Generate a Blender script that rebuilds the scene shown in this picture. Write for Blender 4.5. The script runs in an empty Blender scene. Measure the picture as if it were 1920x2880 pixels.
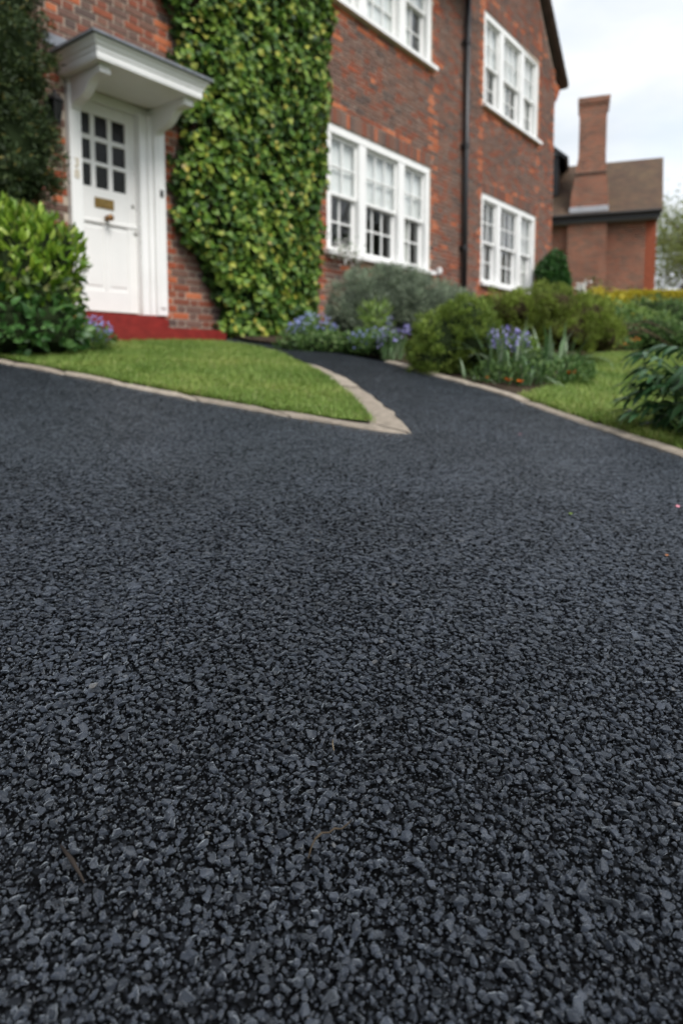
import bpy, bmesh, math, random
import numpy as np
from mathutils import Vector, Matrix

random.seed(7)
RNG = np.random.default_rng(7)
R = math.radians
scene = bpy.context.scene
COL = scene.collection

# ------------------------------------------------------------------ camera
H = 0.62                                   # camera height over the tarmac below it
cam_d = bpy.data.cameras.new('camera')
cam = bpy.data.objects.new('camera', cam_d)
COL.objects.link(cam)
cam.location = (0, 0, H)
cam.rotation_euler = (R(90 - 4.537), 0, 0)
cam_d.sensor_fit = 'VERTICAL'
cam_d.sensor_height = 36.0
cam_d.lens = 1840 / 2880 * 36.0            # 23 mm
cam_d.shift_y = -284 / 2880                # photograph has corrected verticals
cam_d.clip_start = 0.02
cam_d.clip_end = 2000
cam_d.dof.use_dof = True
cam_d.dof.focus_distance = 0.94
cam_d.dof.aperture_fstop = 3.2
cam_d.dof.aperture_blades = 9
scene.camera = cam

# ------------------------------------------------------------------ sky, sun, exposure
SUN_AZ = R(52)      # clockwise from +Y would be right; direction towards the sun below
SUN_EL = R(52)
sun_dir = Vector((0.62, -0.78, 0)).normalized() * math.cos(SUN_EL) + Vector((0, 0, math.sin(SUN_EL)))
world = bpy.data.worlds.new('World')
scene.world = world
world.use_nodes = True
wn, wl = world.node_tree.nodes, world.node_tree.links
wn.clear()
wout = wn.new('ShaderNodeOutputWorld')
sky = wn.new('ShaderNodeTexSky')
sky.sky_type = 'NISHITA'
sky.sun_disc = False
sky.sun_elevation = SUN_EL
sky.sun_rotation = math.atan2(sun_dir.x, sun_dir.y)
sky.air_density = 1.0
sky.dust_density = 1.5
bg1 = wn.new('ShaderNodeBackground'); bg1.inputs['Strength'].default_value = 0.13
wl.new(sky.outputs[0], bg1.inputs[0])
bg2 = wn.new('ShaderNodeBackground'); bg2.inputs['Strength'].default_value = 0.46
bg2.inputs[0].default_value = (0.93, 0.965, 1.0, 1)
tc = wn.new('ShaderNodeTexCoord')
mp = wn.new('ShaderNodeMapping'); mp.inputs['Scale'].default_value = (1, 1, 2.6)
wl.new(tc.outputs['Generated'], mp.inputs[0])
nz = wn.new('ShaderNodeTexNoise'); nz.inputs['Scale'].default_value = 2.3
nz.inputs['Detail'].default_value = 6; nz.inputs['Roughness'].default_value = 0.55
wl.new(mp.outputs[0], nz.inputs['Vector'])
rp = wn.new('ShaderNodeValToRGB')
rp.color_ramp.elements[0].position = 0.34; rp.color_ramp.elements[0].color = (0.74, 0.74, 0.74, 1)
rp.color_ramp.elements[1].position = 0.56; rp.color_ramp.elements[1].color = (1, 1, 1, 1)
wl.new(nz.outputs['Fac'], rp.inputs[0])
nz2 = wn.new('ShaderNodeTexNoise'); nz2.inputs['Scale'].default_value = 3.4
nz2.inputs['Detail'].default_value = 5; nz2.inputs['Roughness'].default_value = 0.5
wl.new(mp.outputs[0], nz2.inputs['Vector'])
rp2 = wn.new('ShaderNodeValToRGB')
rp2.color_ramp.elements[0].position = 0.36; rp2.color_ramp.elements[0].color = (0.74, 0.80, 0.87, 1)
rp2.color_ramp.elements[1].position = 0.60; rp2.color_ramp.elements[1].color = (0.95, 0.975, 1.0, 1)
wl.new(nz2.outputs['Fac'], rp2.inputs[0]); wl.new(rp2.outputs[0], bg2.inputs[0])
mxw = wn.new('ShaderNodeMixShader')
wl.new(rp.outputs[0], mxw.inputs[0]); wl.new(bg1.outputs[0], mxw.inputs[1]); wl.new(bg2.outputs[0], mxw.inputs[2])
wl.new(mxw.outputs[0], wout.inputs[0])

sun_l = bpy.data.lights.new('sun', 'SUN')
sun_l.energy = 1.5
sun_l.angle = R(28)
sun_l.color = (1.0, 0.965, 0.92)
sun = bpy.data.objects.new('sun', sun_l)
COL.objects.link(sun)
sun.location = (6, -8, 14)
sun.rotation_euler = sun_dir.to_track_quat('Z', 'Y').to_euler()

vs = scene.view_settings
vs.view_transform = 'Standard'; vs.look = 'None'; vs.exposure = 1.27; vs.gamma = 1.0
vs.use_curve_mapping = False
scene.render.engine = 'CYCLES'
scene.cycles.use_denoising = True
scene.cycles.max_bounces = 8
scene.cycles.transparent_max_bounces = 12
scene.cycles.caustics_reflective = False
scene.cycles.caustics_refractive = False

# ------------------------------------------------------------------ helpers
def G(x, y):
    return -0.05 * x + 0.108 * y

def link(o, parent=None):
    COL.objects.link(o)
    if parent is not None:
        o.parent = parent
    return o

def tag(o, label=None, cat=None, group=None, kind=None):
    if label: o['label'] = label
    if cat: o['category'] = cat
    if group: o['group'] = group
    if kind: o['kind'] = kind
    return o

def empty(name, loc=(0, 0, 0), rz=0.0, label=None, cat=None, group=None, parent=None):
    o = bpy.data.objects.new(name, None)
    o.empty_display_size = 0.1
    o.location = loc
    o.rotation_euler = (0, 0, rz)
    link(o, parent)
    return tag(o, label, cat, group)

class MB:
    """collects polygons and links them as one mesh object"""
    def __init__(self):
        self.v = []; self.f = []; self.m = []
    def add(self, verts, faces, mi=0):
        b = len(self.v)
        self.v.extend(verts)
        self.f.extend([tuple(i + b for i in f) for f in faces])
        self.m.extend([mi] * len(faces))
    def box(self, x0, x1, y0, y1, z0, z1, mi=0):
        vs_ = [(x0, y0, z0), (x1, y0, z0), (x1, y1, z0), (x0, y1, z0), (x0, y0, z1), (x1, y0, z1), (x1, y1, z1), (x0, y1, z1)]
        self.add(vs_, [(0, 3, 2, 1), (4, 5, 6, 7), (0, 1, 5, 4), (1, 2, 6, 5), (2, 3, 7, 6), (3, 0, 4, 7)], mi)
        return self
    def cbox(self, x0, x1, y0, y1, z0, z1, c=0.004, mi=0):
        """box with its front (low y) edges chamfered"""
        v = []
        for (yy, d) in ((y1, 0), (y0 + c, 0), (y0, c)):
            v += [(x0 + d, yy, z0 + d), (x1 - d, yy, z0 + d), (x1 - d, yy, z1 - d), (x0 + d, yy, z1 - d)]
        f = [(8, 9, 10, 11), (3, 2, 1, 0)]
        for a in (0, 4):
            for i in range(4):
                j = (i + 1) % 4
                f.append((a + i, a + j, a + 4 + j, a + 4 + i))
        self.add(v, f, mi)
        return self
    def prism(self, poly, axis, a0, a1, mi=0):
        """poly in the two other axes (cyclic order), extruded along axis"""
        n = len(poly)
        def P(p, a):
            if axis == 'x': return (a, p[0], p[1])
            if axis == 'y': return (p[0], a, p[1])
            return (p[0], p[1], a)
        v = [P(p, a0) for p in poly] + [P(p, a1) for p in poly]
        f = [tuple(range(n)), tuple(range(2 * n - 1, n - 1, -1))]
        f += [(i, i + n, (i + 1) % n + n, (i + 1) % n) for i in range(n)]
        self.add(v, f, mi)
        return self
    def tube(self, pts, rad, seg=7, mi=0):
        pts = [Vector(p) for p in pts]
        if not hasattr(rad, '__len__'): rad = [rad] * len(pts)
        rings = []
        up = Vector((0.13, 0.21, 1))
        for i, p in enumerate(pts):
            d = (pts[min(i + 1, len(pts) - 1)] - pts[max(i - 1, 0)]).normalized()
            a = d.cross(up)
            if a.length < 0.05: a = d.cross(Vector((1, 0.2, 0)))
            a.normalize(); b = d.cross(a)
            rings.append([p + (a * math.cos(t) + b * math.sin(t)) * rad[i] for t in [2 * math.pi * k / seg for k in range(seg)]])
        v = [tuple(q) for r in rings for q in r]
        f = []
        for i in range(len(pts) - 1):
            for k in range(seg):
                f.append((i * seg + k, i * seg + (k + 1) % seg, (i + 1) * seg + (k + 1) % seg, (i + 1) * seg + k))
        f.append(tuple(range(seg - 1, -1, -1)))
        f.append(tuple(range((len(pts) - 1) * seg, len(pts) * seg)))
        self.add(v, f, mi)
        return self
    def lathe(self, prof, cx=0, cy=0, seg=16, mi=0):
        v = []; f = []
        for (r, z) in prof:
            v += [(cx + r * math.cos(2 * math.pi * k / seg), cy + r * math.sin(2 * math.pi * k / seg), z) for k in range(seg)]
        for i in range(len(prof) - 1):
            for k in range(seg):
                f.append((i * seg + k, i * seg + (k + 1) % seg, (i + 1) * seg + (k + 1) % seg, (i + 1) * seg + k))
        f.append(tuple(range(seg - 1, -1, -1)))
        f.append(tuple(range((len(prof) - 1) * seg, len(prof) * seg)))
        self.add(v, f, mi)
        return self
    def mesh(self, name, mats, smooth=False):
        me = bpy.data.meshes.new(name)
        me.from_pydata(self.v, [], self.f)
        for m in (mats if isinstance(mats, (list, tuple)) else [mats]):
            me.materials.append(m)
        if any(self.m): me.polygons.foreach_set('material_index', self.m)
        if smooth: me.polygons.foreach_set('use_smooth', [True] * len(self.f))
        me.update()
        return me
    def build(self, name, mats, parent=None, smooth=False, loc=None):
        o = bpy.data.objects.new(name, self.mesh(name, mats, smooth))
        if loc is not None: o.location = loc
        return link(o, parent)

def np_mesh(name, verts, tris, mats, mat_idx=None, smooth=False):
    me = bpy.data.meshes.new(name)
    nv, nt = len(verts), len(tris)
    k = tris.shape[1]
    me.vertices.add(nv)
    me.vertices.foreach_set('co', np.asarray(verts, np.float32).ravel())
    me.loops.add(nt * k)
    me.loops.foreach_set('vertex_index', np.asarray(tris, np.int32).ravel())
    me.polygons.add(nt)
    me.polygons.foreach_set('loop_start', np.arange(0, nt * k, k, dtype=np.int32))
    for m in (mats if isinstance(mats, (list, tuple)) else [mats]):
        me.materials.append(m)
    if mat_idx is not None: me.polygons.foreach_set('material_index', np.asarray(mat_idx, np.int32))
    if smooth: me.polygons.foreach_set('use_smooth', np.ones(nt, bool))
    me.update(calc_edges=True)
    return me

def unit(a):
    return a / np.maximum(np.linalg.norm(a, axis=-1, keepdims=True), 1e-9)

def leaf_arrays(P, D, N, L, W, fold=0.3, curl=0.25, simple=False):
    """one leaf per row: base P, direction D, normal N, length L, width W"""
    P = np.asarray(P, float); n = len(P)
    D = unit(D); S = unit(np.cross(D, N)); N = np.cross(S, D)
    L = (np.zeros(n) + L)[:, None]; W = (np.zeros(n) + W)[:, None]
    if simple:
        v = np.stack([P, P + D * L * .5 + S * W * .5, P + D * L - N * L * curl * .5, P + D * L * .5 - S * W * .5], 1)
        t = np.array([[0, 1, 2], [0, 2, 3]])
    else:
        m1 = P + D * L * .33; m2 = P + D * L * .7 - N * L * curl * .35; tp = P + D * L - N * L * curl
        v = np.stack([P, m1 + S * W * .5 + N * W * fold * .5, m1, m1 - S * W * .5 + N * W * fold * .5,
                      m2 + S * W * .4 + N * W * fold * .4, m2, m2 - S * W * .4 + N * W * fold * .4, tp], 1)
        t = np.array([[0, 2, 1], [0, 3, 2], [1, 2, 5], [1, 5, 4], [2, 3, 6], [2, 6, 5], [4, 5, 7], [5, 6, 7]])
    k = v.shape[1]
    T = (np.arange(n)[:, None, None] * k + t[None]).reshape(-1, 3)
    return v.reshape(-1, 3), T

def leaf_obj(name, P, D, N, L, W, mat, parent=None, kind='stuff', loc=None, **kw):
    v, t = leaf_arrays(P, D, N, L, W, **kw)
    o = bpy.data.objects.new(name, np_mesh(name, v, t, mat))
    if loc is not None: o.location = loc
    link(o, parent)
    if kind: o['kind'] = kind
    return o

def single_leaf_mesh(name, mat, fold=.3, curl=.25, width=.45):
    v, t = leaf_arrays(np.zeros((1, 3)), np.array([[0, 1., 0]]), np.array([[0, 0, 1.]]), 1.0, width, fold=fold, curl=curl)
    return np_mesh(name, v, t, mat)

def place_leaf(me, p, d, n, L, parent, name='leaf', wscale=1.0):
    d = Vector(d).normalized(); n = Vector(n)
    s = d.cross(n)
    if s.length < 1e-4: s = d.cross(Vector((1, .3, .1)))
    s.normalize(); n = s.cross(d)
    m = Matrix.Identity(4)
    for i in range(3):
        m[i][0] = s[i] * L * wscale; m[i][1] = d[i] * L; m[i][2] = n[i] * L; m[i][3] = p[i]
    o = bpy.data.objects.new(name, me)
    link(o, parent)
    o.matrix_local = m
    return o

# ------------------------------------------------------------------ materials
def mat(name):
    m = bpy.data.materials.new(name)
    m.use_nodes = True
    nt = m.node_tree
    b = nt.nodes['Principled BSDF']
    return m, nt, nt.nodes, nt.links, b

def rand_src(nodes, src):
    if src == 'object':
        return nodes.new('ShaderNodeObjectInfo').outputs['Random']
    return nodes.new('ShaderNodeNewGeometry').outputs['Random Per Island']

def ramp(nodes, stops, interp='LINEAR'):
    r = nodes.new('ShaderNodeValToRGB')
    cr = r.color_ramp
    cr.interpolation = interp
    while len(cr.elements) < len(stops): cr.elements.new(0.5)
    for e, (p, c) in zip(cr.elements, stops):
        e.position = p; e.color = (*c, 1)
    return r

def noise(nodes, links, scale, detail=3, coord='Object', rough=.55):
    t = nodes.new('ShaderNodeTexCoord')
    n = nodes.new('ShaderNodeTexNoise')
    n.inputs['Scale'].default_value = scale
    n.inputs['Detail'].default_value = detail
    n.inputs['Roughness'].default_value = rough
    links.new(t.outputs[coord], n.inputs['Vector'])
    return n

def mixc(nodes, links, a, b, fac, mode='MIX'):
    m = nodes.new('ShaderNodeMix'); m.data_type = 'RGBA'; m.blend_type = mode
    for sock, val in ((m.inputs[0], fac), (m.inputs[6], a), (m.inputs[7], b)):
        if hasattr(val, 'links'): links.new(val, sock)
        elif isinstance(val, (int, float)): sock.default_value = val
        else: sock.default_value = (*val, 1)
    return m.outputs[2]

def bump(nodes, links, b, h, strength=.3, dist=.01):
    n = nodes.new('ShaderNodeBump')
    n.inputs['Strength'].default_value = strength; n.inputs['Distance'].default_value = dist
    links.new(h, n.inputs['Height']); links.new(n.outputs[0], b.inputs['Normal'])
    return n

def brick_mat(name, stops, src, var=.35):
    m, nt, N, Lk, b = mat(name)
    r = ramp(N, stops, 'CONSTANT')
    Lk.new(rand_src(N, src), r.inputs[0])
    n1 = noise(N, Lk, 38, 5, 'Object' if src == 'island' else 'Object')
    rr = ramp(N, [(0.25, (.55, .55, .55)), (.75, (1.3, 1.3, 1.3))])
    Lk.new(n1.outputs['Fac'], rr.inputs[0])
    c = mixc(N, Lk, r.outputs[0], rr.outputs[0], .75, 'MULTIPLY')
    n2 = noise(N, Lk, 1.1, 4)
    r2 = ramp(N, [(.3, (.88, .87, .87)), (.7, (1.08, 1.07, 1.06))])
    Lk.new(n2.outputs['Fac'], r2.inputs[0])
    c = mixc(N, Lk, c, r2.outputs[0], .8, 'MULTIPLY')
    Lk.new(c, b.inputs['Base Color'])
    b.inputs['Roughness'].default_value = .88
    b.inputs['Specular IOR Level'].default_value = .25
    n3 = noise(N, Lk, 160, 4)
    bump(N, Lk, b, n3.outputs['Fac'], .45, .004)
    return m

BROWN = [(0, (.172, .094, .071)), (.16, (.140, .087, .071)), (.30, (.190, .098, .071)), (.44, (.206, .074, .048)),
         (.56, (.155, .092, .074)), (.68, (.226, .070, .041)), (.78, (.175, .107, .086)), (.88, (.106, .075, .066)), (.95, (.25, .080, .045))]
ORNG = [(0, (.40, .118, .054)), (.3, (.31, .080, .040)), (.5, (.46, .145, .066)), (.72, (.26, .072, .040)), (.86, (.50, .165, .078))]
M = {}
M['brick'] = brick_mat('brick_mixed_brown', BROWN, 'island')
M['brick_o'] = brick_mat('brick_mixed_brown_single', BROWN, 'object')
M['orange'] = brick_mat('brick_rubbed_orange', ORNG, 'island')
M['orange_o'] = brick_mat('brick_rubbed_orange_single', ORNG, 'object')

def plain(name, col, rough=.6, spec=.4, var=0.12, nscale=6, bumpk=0, metal=0, bscale=60):
    m, nt, N, Lk, b = mat(name)
    if var:
        n1 = noise(N, Lk, nscale, 5)
        lo = tuple(c * (1 - var) for c in col); hi = tuple(min(1, c * (1 + var)) for c in col)
        r = ramp(N, [(.3, lo), (.7, hi)])
        Lk.new(n1.outputs['Fac'], r.inputs[0]); Lk.new(r.outputs[0], b.inputs['Base Color'])
    else:
        b.inputs['Base Color'].default_value = (*col, 1)
    b.inputs['Roughness'].default_value = rough
    b.inputs['Specular IOR Level'].default_value = spec
    b.inputs['Metallic'].default_value = metal
    if bumpk:
        n2 = noise(N, Lk, bscale, 4)
        bump(N, Lk, b, n2.outputs['Fac'], bumpk, .01)
    return m

M['mortar'] = plain('mortar', (.47, .40, .33), .95, .1, .22, 9, .5, 0, 120)
M['white'] = plain('white_gloss_paint', (.83, .83, .82), .42, .45, .035, 3)
M['doorwhite'] = plain('white_door_paint', (.80, .795, .78), .4, .45, .03, 4)
M['stepred'] = plain('red_step_paint', (.20, .022, .018), .34, .4, .22, 12, .15)
M['black'] = plain('black_iron', (.016, .016, .018), .45, .5, .2, 8)
M['lead'] = plain('lead_grey', (.17, .185, .21), .5, .5, .25, 14, .25)
M['leadlight'] = plain('weathered_lead', (.42, .43, .46), .55, .5, .18, 10)
M['brass'] = plain('aged_brass', (.26, .17, .055), .42, .5, .25, 30, 0, .75)
M['bronze'] = plain('worn_brass_knob', (.25, .13, .05), .4, .5, .25, 30, 0, .6)
M['chrome'] = plain('dull_steel', (.35, .34, .32), .35, .5, .1, 30, 0, .8)
M['numeral'] = plain('pale_brass_numeral', (.60, .52, .38), .5, .4, .15, 30)
M['tile'] = plain('dark_roof_tile', (.085, .062, .05), .85, .25, .3, 5, .4, 0, 30)
M['plastic'] = plain('white_plastic', (.74, .74, .73), .4, .5, 0)
M['soil'] = plain('garden_soil', (.045, .032, .022), .95, .15, .4, 14, .9, 0, 40)
M['bark'] = plain('bark', (.085, .062, .045), .9, .2, .35, 9, .8, 0, 40)
M['twig'] = plain('dry_twig', (.045, .034, .022), .85, .25, .3, 40, .3, 0, 200)
M['twig_dark'] = plain('dark_stick', (.020, .015, .012), .8, .3, .3, 40, .3, 0, 200)
M['room'] = plain('room_paint', (.22, .21, .19), .9, .2, .1, 2)
M['blind'] = plain('roller_blind', (.80, .80, .80), .9, .2, .03, 3)
M['curtain'] = plain('pale_curtain', (.66, .65, .63), .9, .2, .08, 8)

def glass_mat():
    m, nt, N, Lk, b = mat('window_glass')
    N.remove(b)
    out = N['Material Output']
    tr = N.new('ShaderNodeBsdfTransparent'); tr.inputs[0].default_value = (.97, .985, .98, 1)
    gl = N.new('ShaderNodeBsdfGlossy'); gl.inputs['Roughness'].default_value = .015
    fr = N.new('ShaderNodeFresnel'); fr.inputs['IOR'].default_value = 1.75
    gg = N.new('ShaderNodeNewGeometry')
    io = N.new('ShaderNodeMath'); io.operation = 'MULTIPLY_ADD'      # 1.5 entering, 1/1.5 leaving the pane
    io.inputs[1].default_value = 1 / 1.5 - 1.5; io.inputs[2].default_value = 1.5
    Lk.new(gg.outputs['Backfacing'], io.inputs[0]); Lk.new(io.outputs[0], fr.inputs['IOR'])
    n1 = noise(N, Lk, 3.0, 2)
    bp = N.new('ShaderNodeBump'); bp.inputs['Strength'].default_value = .06; bp.inputs['Distance'].default_value = .02
    Lk.new(n1.outputs['Fac'], bp.inputs['Height']); Lk.new(bp.outputs[0], gl.inputs['Normal'])
    mx = N.new('ShaderNodeMixShader')
    Lk.new(fr.outputs[0], mx.inputs[0]); Lk.new(tr.outputs[0], mx.inputs[1]); Lk.new(gl.outputs[0], mx.inputs[2])
    Lk.new(mx.outputs[0], out.inputs[0])
    return m
M['glass'] = glass_mat()

def obscure_mat():
    m, nt, N, Lk, b = mat('obscured_door_glass')
    b.inputs['Base Color'].default_value = (.012, .013, .011, 1)
    b.inputs['Roughness'].default_value = .22
    b.inputs['Specular IOR Level'].default_value = .22
    n1 = noise(N, Lk, 90, 3)
    bump(N, Lk, b, n1.outputs['Fac'], .3, .004)
    return m
M['doorglass'] = obscure_mat()

def leaf_mat(name, stops, src='island', rough=.45, trans=.22, spec=.35, nscale=None, nstops=None):
    m, nt, N, Lk, b = mat(name)
    r = ramp(N, stops)
    Lk.new(rand_src(N, src), r.inputs[0])
    c = r.outputs[0]
    if nscale:
        n1 = noise(N, Lk, nscale, 3)
        r2 = ramp(N, nstops or [(.35, (.6, .6, .6)), (.65, (1.2, 1.2, 1.1))])
        Lk.new(n1.outputs['Fac'], r2.inputs[0])
        c = mixc(N, Lk, c, r2.outputs[0], .9, 'MULTIPLY')
    Lk.new(c, b.inputs['Base Color'])
    b.inputs['Roughness'].default_value = rough
    b.inputs['Specular IOR Level'].default_value = spec
    t = N.new('ShaderNodeBsdfTranslucent')
    Lk.new(c, t.inputs[0])
    mx = N.new('ShaderNodeMixShader'); mx.inputs[0].default_value = trans
    Lk.new(b.outputs[0], mx.inputs[1]); Lk.new(t.outputs[0], mx.inputs[2])
    Lk.new(mx.outputs[0], N['Material Output'].inputs[0])
    return m

IVY = [(0, (.018, .058, .010)), (.28, (.055, .135, .018)), (.58, (.115, .222, .032)), (.85, (.200, .310, .048)), (1, (.40, .42, .075))]
M['ivy'] = leaf_mat('ivy_leaf', IVY, rough=.48, spec=.28, nscale=3.2, nstops=[(.35, (.62, .68, .66)), (.65, (1.25, 1.16, 1.05))])
M['ivydark'] = leaf_mat('ivy_shaded_leaf', [(0, (.014, .036, .008)), (1, (.038, .080, .015))], rough=.6, spec=.2)  # darker copy of the ivy leaf, giving shaded gaps in the mass
M['ivyyellow'] = leaf_mat('ivy_yellowing_leaf', [(0, (.34, .32, .035)), (.5, (.46, .40, .06)), (1, (.50, .40, .17))], 'object', rough=.45)
M['yew'] = leaf_mat('yew_needle', [(0, (.020, .036, .012)), (.7, (.042, .075, .022)), (.94, (.075, .105, .026)), (1, (.18, .14, .03))], rough=.6)
M['laurel'] = leaf_mat('laurel_leaf', [(0, (.050, .120, .010)), (.5, (.130, .245, .018)), (.85, (.235, .350, .036)), (1, (.36, .42, .10))], rough=.4)
M['laurel_o'] = leaf_mat('laurel_leaf_single', [(0, (.095, .195, .012)), (.5, (.190, .320, .020)), (.8, (.29, .41, .04)), (1, (.46, .50, .17))], 'object', rough=.38)
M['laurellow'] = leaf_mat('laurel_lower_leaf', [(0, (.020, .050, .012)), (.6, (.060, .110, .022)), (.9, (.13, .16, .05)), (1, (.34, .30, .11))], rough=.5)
M['hydr'] = leaf_mat('broad_dark_leaf', [(0, (.024, .072, .016)), (.6, (.050, .130, .030)), (1, (.10, .20, .058))], rough=.45)
M['hydr_o'] = leaf_mat('broad_dark_leaf_single', [(0, (.030, .092, .020)), (.6, (.062, .155, .036)), (1, (.125, .235, .070))], 'object', rough=.4)
M['grey'] = leaf_mat('grey_green_needle', [(0, (.165, .215, .150)), (.6, (.265, .330, .240)), (1, (.37, .43, .33))], rough=.75, nscale=5)
M['conif'] = leaf_mat('olive_conifer_needle', [(0, (.080, .135, .020)), (.6, (.165, .250, .040)), (1, (.29, .37, .075))], rough=.65, nscale=7)
M['conifb'] = leaf_mat('brown_tinged_conifer_needle', [(0, (.120, .125, .030)), (.3, (.165, .230, .036)), (1, (.30, .39, .075))], rough=.65, nscale=6)
M['topi'] = leaf_mat('topiary_leaf', [(0, (.020, .070, .016)), (1, (.050, .140, .028))], rough=.4)
M['strap'] = leaf_mat('strap_leaf', [(0, (.085, .165, .060)), (.6, (.165, .255, .125)), (1, (.32, .40, .28))], 'object', rough=.4)
M['grass'] = leaf_mat('lawn_grass', [(0, (.125, .205, .036)), (.6, (.205, .315, .060)), (.9, (.28, .37, .095)), (1, (.44, .42, .20))], rough=.55, trans=.3, nscale=1.7,
                      nstops=[(.32, (.62, .72, .60)), (.5, (1.0, 1.0, 1.0)), (.7, (1.4, 1.16, 1.35))])
M['herb'] = leaf_mat('herb_leaf', [(0, (.045, .105, .024)), (.6, (.085, .165, .040)), (1, (.15, .23, .07))], rough=.5)
M['fresh'] = leaf_mat('fresh_green_leaf', [(0, (.110, .200, .030)), (1, (.24, .34, .085))], rough=.45)
M['palm'] = leaf_mat('dark_palmate_leaf', [(0, (.020, .062, .022)), (.7, (.038, .100, .036)), (1, (.075, .155, .065))], 'object', rough=.36, spec=.5)
M['palmi'] = leaf_mat('dark_palmate_inner_leaf', [(0, (.018, .055, .018)), (.7, (.034, .090, .030)), (1, (.06, .13, .05))], 'island', rough=.4, spec=.4)
M['yellow'] = leaf_mat('golden_leaf', [(0, (.30, .27, .012)), (.6, (.50, .42, .025)), (1, (.62, .52, .05))], rough=.5)
M['olive'] = leaf_mat('olive_leaf', [(0, (.060, .080, .018)), (1, (.17, .19, .05))], rough=.55)
M['rust'] = leaf_mat('rusty_leaf', [(0, (.10, .045, .016)), (.6, (.17, .075, .025)), (1, (.12, .12, .03))], rough=.6)
M['spring'] = leaf_mat('spring_tree_leaf', [(0, (.11, .15, .035)), (.6, (.18, .22, .06)), (1, (.27, .30, .11))], rough=.55, trans=.35)
M['streettree'] = leaf_mat('street_tree_leaf', [(0, (.018, .036, .012)), (1, (.045, .070, .022))], rough=.6, trans=.15)
M['blue'] = leaf_mat('pale_blue_petal', [(0, (.24, .28, .62)), (1, (.42, .46, .80))], rough=.6, trans=.2)
M['purple'] = leaf_mat('violet_petal', [(0, (.25, .22, .55)), (1, (.44, .41, .76))], rough=.6, trans=.2)
M['orangeflower'] = leaf_mat('orange_petal', [(0, (.75, .16, .008)), (1, (.90, .27, .02))], rough=.5, trans=.2)
M['whiteflower'] = leaf_mat('white_petal', [(0, (.70, .70, .66)), (1, (.82, .82, .80))], rough=.6, trans=.2)
M['pink'] = plain('pink_petal', (.62, .24, .30), .6, .3, .1)
M['straw'] = plain('dull_straw', (.20, .15, .09), .7, .3, .15)
M['paleleaf'] = plain('fallen_pale_leaf', (.40, .30, .16), .7, .3, .15)
M['greenbit'] = plain('fallen_green_leaf', (.16, .24, .05), .6, .3, .15)
M['rustbit'] = plain('fallen_rust_leaf', (.30, .12, .05), .7, .3, .15)

def kerb_mat():
    m, nt, N, Lk, b = mat('kerb_stone')
    r = ramp(N, [(0, (.24, .205, .165)), (.5, (.30, .255, .205)), (1, (.35, .305, .25))])
    Lk.new(rand_src(N, 'object'), r.inputs[0])
    n1 = noise(N, Lk, 22, 6)
    r1 = ramp(N, [(.3, (.6, .6, .58)), (.62, (1.1, 1.1, 1.1))])
    Lk.new(n1.outputs['Fac'], r1.inputs[0])
    c = mixc(N, Lk, r.outputs[0], r1.outputs[0], .8, 'MULTIPLY')
    Lk.new(c, b.inputs['Base Color'])
    b.inputs['Roughness'].default_value = .9
    n2 = noise(N, Lk, 90, 5)
    bump(N, Lk, b, n2.outputs['Fac'], .7, .006)
    return m
M['kerb'] = kerb_mat()

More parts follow.
